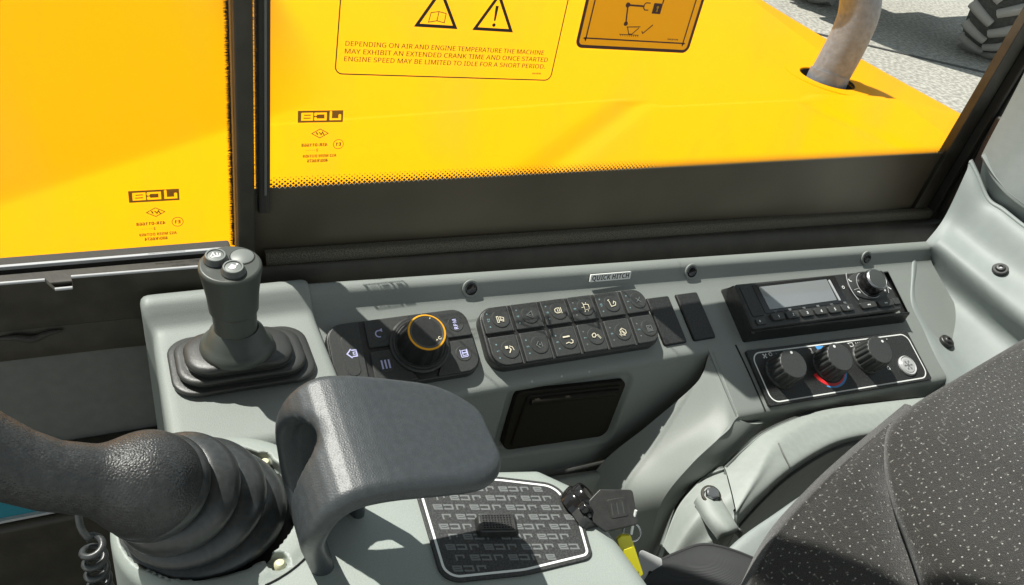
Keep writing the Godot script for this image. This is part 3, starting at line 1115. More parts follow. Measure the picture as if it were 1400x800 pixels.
# ------------------------------------------------------------------ walls of the cab
func build_cab_walls() -> void:
	var fl := Buf.new()
	box(Vector3(0.2, 1.28, 0.75), Vector3(2.2, 0.04, 1.6), 0.01, fl)
	struct("floor", fl, "black_steel")
	var w := thing("side_wall", "dark steel lower side wall below the front window", "wall panel", Vector3(-0.3, 1.3, 0.03))
	var off := Transform3D(Basis(), -w.position)
	part(w, "lower_panel", shell(refine([[Vector3(-0.85, 1.915, 0.022), Vector3(-0.05, 1.909, 0.022), Vector3(0.03, 1.906, 0.022)], [Vector3(-0.85, 1.84, 0.018), Vector3(-0.05, 1.84, 0.018), Vector3(0.03, 1.84, 0.018)], [Vector3(-0.85, 1.76, 0.012), Vector3(-0.05, 1.76, 0.012), Vector3(0.03, 1.76, 0.012)]], 12, 8), Vector3(0, 0, 1)), "dark_panel", off)
	# upper plate with a notch in its top edge, and the folded plate under it
	var pl := PackedVector2Array([Vector2(-0.85, -1.975), Vector2(-0.0435, -1.9655), Vector2(-0.0385, -1.9575), Vector2(-0.0285, -1.9575), Vector2(-0.0285, -1.966), Vector2(0.09, -1.9645), Vector2(0.09, -1.928), Vector2(-0.85, -1.932)])
	part(w, "notched_plate", plate(pl, 0.0, 0.004, 0.0006, 2), "black_steel", off * Transform3D(Basis(Vector3.RIGHT, PI / 2), Vector3(0, 0, 0.028)))
	var edge := Buf.new()
	for q in [[Vector2(-0.85, -1.9751), Vector2(-0.0435, -1.9656)], [Vector2(-0.0388, -1.9577), Vector2(-0.0287, -1.9577)], [Vector2(-0.0285, -1.9662), Vector2(0.078, -1.9648)]]:
		var a: Vector2 = q[0]
		var c: Vector2 = q[1]
		edge.append(tube([Vector3(a.x, -a.y, 0.0305), Vector3(c.x, -c.y, 0.0305)], 0.0013, 8))
	part(w, "rim_lit_edge", edge, "pale_grey", off)  # pale tubes that paint the rim light along the plate's upper edges
	part(w, "folded_plate", shell(refine([[Vector3(-0.85, 1.934, 0.0322), Vector3(-0.1, 1.9300, 0.0322), Vector3(0.03, 1.928, 0.0322)], [Vector3(-0.85, 1.918, 0.0345), Vector3(-0.1, 1.916, 0.0345), Vector3(0.03, 1.913, 0.0345)], [Vector3(-0.85, 1.909, 0.034), Vector3(-0.1, 1.907, 0.034), Vector3(0.03, 1.904, 0.034)]], 20, 6), Vector3(0, 0, 1), 0.012), "black_steel", off)
	part(w, "weld_bead", tube([Vector3(-0.075, 1.9255, 0.0335), Vector3(-0.065, 1.9262, 0.0355), Vector3(-0.056, 1.924, 0.036), Vector3(-0.047, 1.9265, 0.0352), Vector3(-0.038, 1.927, 0.034)], [0.0012, 0.0022, 0.0026, 0.0018, 0.0008], 8, 24), "seal_rubber", off)
	part(w, "bolt_head", lathe([Vector2(0, 0.0018), Vector2(0.0045, 0.0016), Vector2(0.0055, 0.0)], 20), "black_steel", off * Transform3D(Basis(Vector3.RIGHT, PI / 2), Vector3(-0.0775, 1.95, 0.0322)))
	part(w, "inner_shelf", box(Vector3(-0.4, 1.806, 0.024), Vector3(0.86, 0.008, 0.016), 0.002), "black_steel", off)
	part(w, "teal_panel", box(Vector3(-0.3, 1.775, 0.022), Vector3(0.52, 0.050, 0.008), 0.002), "teal_plastic", off, "teal blue panel low in the side wall")
	part(w, "pale_edge", box(Vector3(-0.3, 1.7490, 0.0275), Vector3(0.52, 0.0022, 0.004), 0.0006), "pale_grey", off)
	part(w, "kick_panel", box(Vector3(-0.25, 1.666, 0.024), Vector3(1.15, 0.16, 0.02), 0.006), "black_steel", off)
	part(w, "bottom_rail", box(Vector3(-0.25, 1.45, 0.04), Vector3(1.15, 0.24, 0.05), 0.012), "dark_panel", off)


# ------------------------------------------------------------------ the side console
func rim_back(x: float) -> float:
	return -0.034 + (x - 0.12) * 0.04


func console_column(x: float, front: float, face: float, lean: float) -> Array:
	var sb := rim_back(x)
	var line := []
	var pr := [[sb - 0.001, -0.014], [sb - 0.0003, 0.001], [sb + 0.0008, 0.0065], [sb + 0.0030, 0.0092], [sb + 0.0085, 0.0095], [sb + 0.0115, 0.0080], [sb + 0.0150, 0.0045], [sb + 0.0185, 0.0014], [sb + 0.0235, 0.0002]]
	for i in 9:
		pr.append([lerpf(sb + 0.03, front - 0.008, i / 8.0), 0.0])
	for q in [[-0.0055, -0.0001], [-0.0032, -0.0006], [-0.0014, -0.0017], [-0.0002, -0.0035], [0.0006, -0.006]]:
		pr.append([front + q[0], q[1]])
	for q in pr:
		line.append(CF * Vector3(x, q[1], q[0]))
	var p: Vector3 = line[line.size() - 1]
	for i in range(1, 49):
		var f := i / 48.0
		line.append(p + Vector3(0, -face * f, lean * f))
	return line


func build_console() -> void:
	var c := thing("side_console", "grey moulded side console carrying the radio, switches and heater controls", "console", Vector3(0.4, 1.86, 0.12))
	var off := Transform3D(Basis(), -c.position)
	# main section, with a finger scoop over the ashtray
	var cols := []
	for i in 181:
		var x := lerpf(0.1195, 0.4435, i / 180.0)
		var line := console_column(x, 0.0695, 0.10, 0.006)
		for k in line.size():
			var p: Vector3 = line[k]
			if k > 22:
				var r := Vector2(x - 0.306, p.y - 1.866).length()
				p.z -= 0.005 * smoothstep(0.031, 0.026, r)
				# the pocket for the ashtray
				var q := Vector2(x - 0.3095, p.y - 1.859).rotated(0.088).abs() - Vector2(0.047, 0.0255)
				var pocket := Vector2(maxf(q.x, 0.0), maxf(q.y, 0.0)).length() + minf(maxf(q.x, q.y), 0.0)
				p.z = lerpf(p.z, 0.1275, smoothstep(0.0125, 0.0075, pocket))
				line[k] = p
		cols.append(line)
	part(c, "switch_deck", shell(cols, Vector3(0, 1, 0.5), 0.003), "grey_plastic", off)
	cols = []
	for i in 61:
		var x := lerpf(0.4430, 0.76, i / 60.0)
		cols.append(console_column(x, 0.1295 + (x - 0.443) * 0.032, 0.13, -0.022))
	part(c, "radio_deck", shell(cols, Vector3(0, 1, 0.5), 0.003), "grey_plastic", off)
	part(c, "panel_seam", tube([CF * Vector3(0.4725, 0.0002, 0.066), CF * Vector3(0.4735, 0.0002, 0.09), CF * Vector3(0.4735, 0.0002, 0.128)], 0.0007, 8, 10), "hole_dark", off)

	# wing: the ramp that falls from the radio deck to the pod
	var ridge_a := CF * Vector3(0.4432, -0.0006, 0.0700)
	var ridge_b := CF * Vector3(0.4420, -0.0006, 0.1275)
	var rows := [
		[ridge_a + Vector3(0.003, 0.0015, 0), ridge_a.lerp(ridge_b, 0.5) + Vector3(0.003, 0.0015, 0), ridge_b + Vector3(0.003, 0.001, 0)],
		[ridge_a + Vector3(-0.001, -0.002, 0), ridge_a.lerp(ridge_b, 0.5) + Vector3(-0.001, -0.002, 0), ridge_b + Vector3(-0.001, -0.002, 0.001)],
		[Vector3(0.4345, 1.885, 0.140), Vector3(0.4345, 1.872, 0.166), Vector3(0.433, 1.866, 0.189)],
		[Vector3(0.4225, 1.8735, 0.1445), Vector3(0.4205, 1.860, 0.171), Vector3(0.4205, 1.861, 0.1925)],
		[Vector3(0.386, 1.841, 0.147), Vector3(0.386, 1.832, 0.174), Vector3(0.394, 1.848, 0.2)],
		[Vector3(0.349, 1.810, 0.1495), Vector3(0.352, 1.80, 0.176), Vector3(0.375, 1.816, 0.203)],
		[Vector3(0.330, 1.76, 0.152), Vector3(0.340, 1.75, 0.178), Vector3(0.375, 1.772, 0.205)],
		[Vector3(0.325, 1.69, 0.154), Vector3(0.338, 1.68, 0.178), Vector3(0.375, 1.69, 0.205)]]
	part(c, "side_ramp", shell(refine(rows, 70, 160), Vector3(-0.6, 0.5, 0.3)), "grey_plastic", off)
	# the rolled edge and the shaded face beyond it
	rows = [
		[ridge_b + Vector3(0.0, -0.001, -0.001), ridge_b + Vector3(0.016, -0.006, 0.005), Vector3(0.474, 1.862, 0.1875)],
		[Vector3(0.4205, 1.861, 0.1925), Vector3(0.436, 1.846, 0.1985), Vector3(0.470, 1.838, 0.185)],
		[Vector3(0.394, 1.848, 0.2), Vector3(0.410, 1.829, 0.204), Vector3(0.456, 1.812, 0.186)],
		[Vector3(0.375, 1.816, 0.203), Vector3(0.386, 1.80, 0.2045), Vector3(0.43, 1.785, 0.185)],
		[Vector3(0.375, 1.772, 0.205), Vector3(0.386, 1.765, 0.2045), Vector3(0.42, 1.75, 0.183)],
		[Vector3(0.375, 1.69, 0.205), Vector3(0.386, 1.69, 0.2045), Vector3(0.42, 1.69, 0.18)]]
	part(c, "ramp_edge", shell(refine(rows, 18, 44), Vector3(0.2, 0, 1)), "grey_plastic", off)
	part(c, "ramp_foot", shell(refine([[Vector3(0.19, 1.808, 0.1445), Vector3(0.27, 1.8045, 0.1445), Vector3(0.352, 1.8005, 0.1485)], [Vector3(0.19, 1.802, 0.152), Vector3(0.27, 1.80, 0.155), Vector3(0.356, 1.797, 0.158)], [Vector3(0.19, 1.74, 0.157), Vector3(0.27, 1.74, 0.16), Vector3(0.35, 1.74, 0.162)]], 20, 12), Vector3(0, 0.4, 1)), "grey_plastic", off)
	part(c, "added_gap_filler", box(Vector3(0.449, 1.825, 0.088), Vector3(0.03, 0.12, 0.07), 0.004), "dark_panel", off)  # dark block added to close the gap between deck and ramp
	part(c, "inner_wall", box(Vector3(0.42, 1.6, 0.10), Vector3(0.8, 0.4, 0.08), 0.01), "dark_panel", off)

	# raised bolt cups along the rim
	for h in [0.2445, 0.4548, 0.667]:
		var x: float = h
		var sl := rim_back(x) + 0.0145
		var t := CF * Transform3D(Basis(Vector3.RIGHT, 0.72), Vector3(x, 0.0058, sl))
		part(c, "bolt_cup", lathe([Vector2(0.0072, -0.0005), Vector2(0.0070, 0.0007), Vector2(0.0062, 0.0010), Vector2(0.0052, 0.0008), Vector2(0.0049, 0.0002)], 28), "grey_plastic", off * t)
		part(c, "bolt_recess", lathe([Vector2(0.0052, 0.0009), Vector2(0.0040, 0.0012), Vector2(0.0030, 0.0007), Vector2(0, 0.0006)], 24), "gloss_black", off * t)

	# platform for the lever
	var prof := [[0.037, 1.935, 0.0110], [0.0385, 1.949, 0.0104], [0.041, 1.9535, 0.0100], [0.045, 1.9555, 0.0098], [0.050, 1.955, 0.0098], [0.054, 1.9525, 0.0102], [0.058, 1.948, 0.0118], [0.062, 1.9437, 0.0136], [0.066, 1.9412, 0.0146], [0.071, 1.9402, 0.0146]]
	for i in 10:
		prof.append([lerpf(0.078, 0.168, i / 9.0), 1.94, 0.0143])
	for q in [[0.1735, 1.9397, 0.0143], [0.1775, 1.9380, 0.0143], [0.180, 1.9350, 0.0143], [0.1812, 1.930, 0.0143], [0.1818, 1.92, 0.0143], [0.1814, 1.9115, 0.0143], [0.178, 1.908, 0.0143], [0.160, 1.895, 0.0143], [0.120, 1.87, 0.0143]]:
		prof.append(q)
	var grid := []
	for q in prof:
		var line := []
		var x0: float = q[2]
		var x1 := 0.1212
		for e in [[0.0035, -0.15], [0.0005, -0.02], [0.0, -0.006], [0.0008, -0.0028], [0.0026, -0.0009], [0.005, -0.0002], [0.009, 0.0]]:
			line.append(Vector3(x0 + e[0], q[1] + e[1], q[0]))
		for i in range(1, 12):
			line.append(Vector3(lerpf(x0 + 0.009, x1 - 0.006, i / 11.0), q[1], q[0]))
		for e in [[-0.003, -0.0004], [-0.001, -0.0016], [0.0, -0.004], [0.0004, -0.05]]:
			line.append(Vector3(x1 + e[0], q[1] + e[1], q[0]))
		grid.append(line)
	part(c, "lever_platform", shell(grid, Vector3.UP, 0.003), "grey_plastic", off)

	# lift-out ashtray in the front face
	var at := thing("ashtray", "black flap-fronted tray set into the console's shaded front face", "ashtray", Vector3(0.3095, 1.859, 0.1315))
	var fr := Transform3D(Basis(Vector3(0, 0, 1), -0.088) * Basis(Vector3(1, 0, 0), PI / 2 - 0.05), Vector3.ZERO)
	var tray := rquad([Vector2(-0.0515, -0.0295), Vector2(0.0515, -0.0295), Vector2(0.050, 0.0295), Vector2(-0.0505, 0.0295)], [0.006, 0.006, 0.009, 0.009], 8)
	part(at, "tray", plate(tray, -0.004, 0.0022, 0.0012, 3), "tray_black", fr)
	var flap := part(at, "flap", plate(rquad([Vector2(-0.0425, -0.0265), Vector2(0.046, -0.0265), Vector2(0.0435, 0.025), Vector2(-0.0445, 0.025)], [0.003, 0.003, 0.004, 0.004], 4), 0.001, 0.0042, 0.0014, 3), "tray_black", fr)
	part(flap, "finger_lip", tube([Vector3(-0.039, 0.0048, -0.0215), Vector3(0.0, 0.0054, -0.022), Vector3(0.0425, 0.0048, -0.0215)], 0.0028, 10, 10), "tray_black")

	# label on the rim
	var lb := thing("hitch_label", "small white label with black capitals on the console rim", "label", CF * Vector3(0.3705, 0.0078, -0.0094))
	var lf := CF.basis * Basis(Vector3.RIGHT, 0.70) * Basis(Vector3.UP, -0.03)
	part(lb, "label_plate", plate(rquad([Vector2(-0.0195, -0.0031), Vector2(0.0205, -0.0031), Vector2(0.0195, 0.0031), Vector2(-0.0205, 0.0031)], [0.0003, 0.0003, 0.0003, 0.0003], 2), -0.0014, 0.0003, 0.0001, 1), "label_white", Transform3D(lf, Vector3.ZERO))
	var tx := lettering(lb, "label_text", "QUICK HITCH", 0.0040, lf * Vector3(0, 0.0003, 0), lf.x, -lf.z, "black_print", 0.0365)
	tx.transform.basis.y += lf.x * tx.transform.basis.y.length() * 0.18

	# blank switch covers
	var blank: Node3D = null
	for i in 2:
		var s := thing("blank_switch", ["matt black blank switch cover beside the twelve-button switch panel", "matt black blank switch cover nearest the radio"][i], "switch cover", CF * Vector3([0.4125, 0.4432][i], 0.0, 0.0342), "blank switch covers")
		part(s, "cover", plate(rrect(0.0225, 0.0438, 0.0016, 4), -0.003, 0.0022, 0.0008, 3), "panel_face", Transform3D(CF.basis, Vector3.ZERO))
		part(s, "bezel", plate(rrect(0.0242, 0.0452, 0.002, 4), -0.003, 0.0006, 0.0005, 2), "gloss_black", Transform3D(CF.basis, Vector3.ZERO))


func build_lever() -> void:
	var l := thing("control_lever", "upright dark grey lever with three round caps on its top", "lever", Vector3(0.0655, 1.94, 0.1065))
	var rings := []
	for q in [[0.0860, 0.0560, 0.0], [0.0874, 0.0574, 0.0018], [0.0874, 0.0574, 0.0045], [0.0856, 0.0556, 0.0072], [0.0800, 0.0500, 0.0082], [0.0765, 0.0470, 0.0084], [0.0770, 0.0474, 0.0100], [0.0776, 0.0482, 0.0125], [0.0766, 0.0474, 0.0155], [0.0720, 0.0440, 0.0174], [0.0660, 0.0400, 0.0178], [0.0640, 0.0390, 0.0186], [0.0646, 0.0400, 0.0215], [0.0636, 0.0400, 0.0255], [0.0585, 0.0380, 0.0285], [0.0500, 0.0360, 0.0302], [0.0440, 0.0350, 0.0308]]:
		var ring := []
		for p in rrect(q[0], q[1], 0.016, 8):
			ring.append(Vector3(p.x - 0.005 * q[2] / 0.0308, q[2] * 0.70, p.y + 0.0105 * q[2] / 0.0308))
		rings.append(ring)
	# a closer skin between the rings
	var fine := []
	for r in 49:
		var line := []
		for i in rings[0].size():
			var col := []
			for k in rings:
				col.append(k[i])
			line.append(spline(col, r / 48.0))
		fine.append(line)
	part(l, "bellows", loft(fine), "lever_boot")
	part(l, "collar", lathe([Vector2(0.0215, 0.029), Vector2(0.0222, 0.031), Vector2(0.0218, 0.0335), Vector2(0.0200, 0.0355), Vector2(0.0180, 0.038), Vector2(0.0162, 0.0425), Vector2(0.0128, 0.046)], 40), "lever_grey", Transform3D(Basis(), Vector3(-0.005, -0.0085, 0.0108)))
	var up := Vector3(-0.045, 1.0, 0.0).normalized()
	var sb := Transform3D(basis_up(up, Vector3.RIGHT), Vector3(-0.0052, 0.0265, 0.0108))
	part(l, "stem", lathe([Vector2(0.0126, 0.0), Vector2(0.0127, 0.010), Vector2(0.0130, 0.0242)], 40), "lever_grey", sb)
	# the head leans its cap towards the driver and is a little wider across
	var hrings := []
	for q in [[0.0, 0.01310, 0.0], [0.0, 0.01350, 0.0006], [0.02, 0.0142, 0.012], [0.06, 0.0156, 0.023], [0.10, 0.0168, 0.0300], [0.12, 0.0167, 0.0316], [0.12, 0.0160, 0.0325], [0.12, 0.0152, 0.0327]]:
		var ring := []
		for i in 48:
			var f := TAU * i / 48
			var d: Vector3 = Vector3(cos(f), 0, sin(f)) * float(q[1])
			ring.append(Vector3(d.x * 1.06, 0.0245 + q[2] - d.z * tan(q[0]), d.z))
		hrings.append(ring)
	part(l, "head", loft(hrings), "lever_grey", sb)
	var cap := sb * Transform3D(Basis(Vector3.RIGHT, 0.12), Vector3(0, 0.0572, 0))
	var spots := [Vector2(-0.0072, -0.0046), Vector2(0.0076, -0.0048), Vector2(0.0006, 0.0074)]
	for i in 3:
		var p: Vector2 = spots[i]
		var at := cap * Transform3D(Basis(), Vector3(p.x, 0, p.y))
		if i == 1:
			part(l, "blank_cap", lathe([Vector2(0.0066, -0.001), Vector2(0.0066, 0.0005), Vector2(0.0062, 0.0008), Vector2(0, 0.0009)], 32), "button_grey", at)
			part(l, "cap_groove", lathe([Vector2(0.0072, 0.0001), Vector2(0.0072, 0.0002), Vector2(0.0065, 0.0002)], 32), "hole_dark", at)
			continue
		var b := part(l, "push_button", lathe([Vector2(0.0070, -0.001), Vector2(0.0070, 0.0010), Vector2(0.0064, 0.0017), Vector2(0.0060, 0.0036), Vector2(0.0055, 0.0042), Vector2(0.0047, 0.0042), Vector2(0.0044, 0.0038)], 32), "button_dark", at)
		part(b, "button_face", lathe([Vector2(0.0046, 0.0037), Vector2(0.003, 0.0040), Vector2(0, 0.0041)], 28), "button_grey")
		part(b, "button_rim", lathe([Vector2(0.0058, 0.0038), Vector2(0.0056, 0.00435), Vector2(0.0048, 0.00435), Vector2(0.0046, 0.0040)], 32), "button_grey")
		var sy := Buf.new()
		if i == 0:
			ribbon([Vector2(-0.0028, 0.0012), Vector2(-0.0010, -0.0022), Vector2(-0.0004, 0.0010), Vector2(0.0012, 0.0006), Vector2(0.0010, -0.0018)], 0.0006, 0.0041, sy)
			ribbon([Vector2(-0.0024, 0.0018), Vector2(0.0022, 0.0014), Vector2(0.0026, -0.001)], 0.0007, 0.0041, sy)
		else:
			fill([Vector2(-0.0028, 0.0006), Vector2(-0.0004, -0.0024), Vector2(0.0004, -0.0008), Vector2(0.0020, -0.0004), Vector2(0.0008, 0.0018), Vector2(-0.0012, 0.0022)], 0.0041, sy)
			dot(Vector2(0.0024, -0.0016), 0.0007, 0.0041, sy)
		part(b, "button_symbol", sy, "white_print")


# a point of a symbol whose «up» runs along the console to the left and «right» runs up its slope (the driver's way of reading)
func ic(c: Vector2, u: float, v: float) -> Vector2:
	return Vector2(c.x - v, c.y - u) / 1000.0


func icl(c: Vector2, pts: Array, k := 1.0) -> Array:
	var out := []
	for i in range(0, pts.size(), 2):
		out.append(ic(c, pts[i] * k, pts[i + 1] * k))
	return out


func build_dial_panel() -> void:
	var d := thing("dial_panel", "black menu keypad with a large yellow-ringed rotary dial", "control panel", CF.origin + CF.basis * Vector3(0.18, 0, 0.027))
	var off := Transform3D(Basis(), -d.position) * CF
	var outl := rquad([Vector2(0.1255, 0.0015), Vector2(0.2345, 0.0010), Vector2(0.2345, 0.0545), Vector2(0.1235, 0.0545)], [0.014, 0.015, 0.013, 0.012], 10)
	part(d, "body", plate(outl, -0.004, 0.0066, 0.0016, 3), "black_plastic", off)
	# the four corner keys and the long home key
	var keys := [
		["key", rquad([Vector2(0.1268, 0.0026), Vector2(0.1500, 0.0024), Vector2(0.1482, 0.0532), Vector2(0.1250, 0.0532)], [0.0125, 0.0012, 0.0012, 0.0105], 8)],
		["key", rquad([Vector2(0.1545, 0.0024), Vector2(0.1900, 0.0022), Vector2(0.1715, 0.0240), Vector2(0.1537, 0.0240)], [0.0014, 0.001, 0.003, 0.0014], 4)],
		["key", rquad([Vector2(0.1535, 0.0272), Vector2(0.1690, 0.0272), Vector2(0.184, 0.0532), Vector2(0.1520, 0.0532)], [0.0014, 0.003, 0.001, 0.0014], 4)],
		["key", rquad([Vector2(0.197, 0.0022), Vector2(0.2332, 0.0022), Vector2(0.2332, 0.0250), Vector2(0.2135, 0.0250)], [0.001, 0.0135, 0.0014, 0.003], 8)],
		["key", rquad([Vector2(0.2125, 0.0278), Vector2(0.2332, 0.0278), Vector2(0.2332, 0.0532), Vector2(0.198, 0.0532)], [0.003, 0.0014, 0.0115, 0.001], 8)]]
	for k in keys:
		part(d, k[0], plate(k[1], 0.006, 0.0084, 0.0008, 3), "key_plastic", off)
	var sp := [Vector2(140.6, 26.6), Vector2(163.2, 14.4), Vector2(162.4, 38.4), Vector2(222.6, 14.8), Vector2(222.2, 39.0)]
	for i in range(1, 5):
		part(d, "key_dimple", lathe([Vector2(0.0062, 0.0), Vector2(0.0058, 0.0004), Vector2(0.005, 0.0003), Vector2(0.0, 0.0001)], 28), "key_plastic", off * Transform3D(Basis(), Vector3(sp[i].x / 1000, 0.0084, sp[i].y / 1000)))
	part(d, "key_dimple", plate(rrect(0.0098, 0.032, 0.0048, 8), 0.0080, 0.0088, 0.0004, 2), "key_plastic", off * Transform3D(Basis(), Vector3(0.1395, 0, 0.0275)))
	var yk := 0.00885
	var s := Buf.new()
	var c: Vector2 = sp[0]
	ribbon(icl(c, [-3.4, 0.4, 0, 3.6, 3.4, 0.4]), 0.0009, yk, s)
	ribbon(icl(c, [-2.4, 0.2, -2.4, -3.2, 2.4, -3.2, 2.4, 0.2]), 0.0009, yk, s)
	ribbon(icl(c, [-0.8, -3.2, -0.8, -0.8, 0.8, -0.8, 0.8, -3.2]), 0.0006, yk, s)
	part(d, "key_symbol", s, "violet_print", off)
	s = Buf.new()
	c = sp[1]
	var hook := []
	for q in arc(Vector2.ZERO, 2.5, -90, 110, 14):
		hook.append(ic(c, -q.y, q.x + 0.2))
	ribbon(hook, 0.0009, yk, s)
	fill([ic(c, 1.1, -2.6), ic(c, 4.2, -2.6), ic(c, 2.6, -0.2)], yk, s)
	ribbon(icl(c, [2.5, 0.2, 2.5, -1.0]), 0.0009, yk, s)
	part(d, "key_symbol", s, "violet_print", off)
	s = Buf.new()
	c = sp[2]
	for k in 3:
		ribbon(icl(c, [-3.4, 2.6 - 2.6 * k, 3.4, 2.6 - 2.6 * k]), 0.0012, yk, s)
	part(d, "key_symbol", s, "violet_print", off)
	s = Buf.new()
	c = sp[4]
	ribbon(icl(c, [-3, 2.4, 3, 2.4]), 0.0006, yk, s)
	ribbon(icl(c, [-3, 2.4, -3, -2.6]), 0.0006, yk, s)
	for k in 2:
		ribbon(icl(c, [-1.8 + 2.2 * k, -2.4, -1.8 + 2.2 * k, 1.0, 0.0 + 2.2 * k, 1.0, 0.0 + 2.2 * k, -2.4, -1.8 + 2.2 * k, -2.4]), 0.0006, yk, s)
	ribbon(icl(c, [-2.6, -2.9, 3, -2.9]), 0.0007, yk, s)
	part(d, "key_symbol", s, "violet_print", off)
	lettering(d, "key_text", "RPM", 0.0030, off * Vector3(0.2222, yk, 0.0148), -CF.basis.z, -CF.basis.x, "violet_print", 0.0085)

	var dial := part(d, "dial", lathe([Vector2(0.0225, 0.006), Vector2(0.0225, 0.0098), Vector2(0.0212, 0.0108), Vector2(0.0198, 0.0108), Vector2(0.0192, 0.0114), Vector2(0.0186, 0.0114), Vector2(0.0183, 0.0110), Vector2(0.0175, 0.0112)], 56), "black_plastic", off * Transform3D(Basis(), Vector3(0.1908, 0, 0.0272)))
	# fluted knob with a domed cap
	var rings := []
	for q in [[0.0178, 0.0100, 0.3], [0.0176, 0.0120, 1.0], [0.0158, 0.0250, 1.0], [0.0146, 0.0282, 0.5], [0.0140, 0.0296, 0.0], [0.0136, 0.0300, 0.0]]:
		var ring := []
		for i in 120:
			var f := TAU * i / 120
			var r: float = q[0] - 0.0011 * q[2] * smoothstep(0.25, 0.75, 0.5 + 0.5 * cos(f * 12.0))
			ring.append(Vector3(cos(f) * r, q[1], sin(f) * r))
		rings.append(ring)
	part(dial, "knob", loft(rings), "black_plastic")
	part(dial, "ring", lathe([Vector2(0.0139, 0.0294), Vector2(0.0140, 0.0300), Vector2(0.0137, 0.0305), Vector2(0.0128, 0.0306), Vector2(0.0126, 0.0302)], 64), "amber_ring")
	part(dial, "cap", lathe([Vector2(0.0127, 0.0300), Vector2(0.0124, 0.0303), Vector2(0.0105, 0.0299), Vector2(0.006, 0.0296), Vector2(0, 0.0295)], 56), "button_dark")
	var mk := Buf.new()
	ribbon([Vector2(0.0045, -0.0098), Vector2(0.0051, -0.0108)], 0.0005, 0.0302, mk)
	ribbon(arc(Vector2(0.0082, 0.0056), 0.0010, 0, 300, 10), 0.00045, 0.0299, mk)
	ribbon([Vector2(0.0052, 0.0074), Vector2(0.0058, 0.0064), Vector2(0.0064, 0.0072)], 0.0004, 0.0299, mk)
	part(dial, "dial_marks", mk, "cream_print")


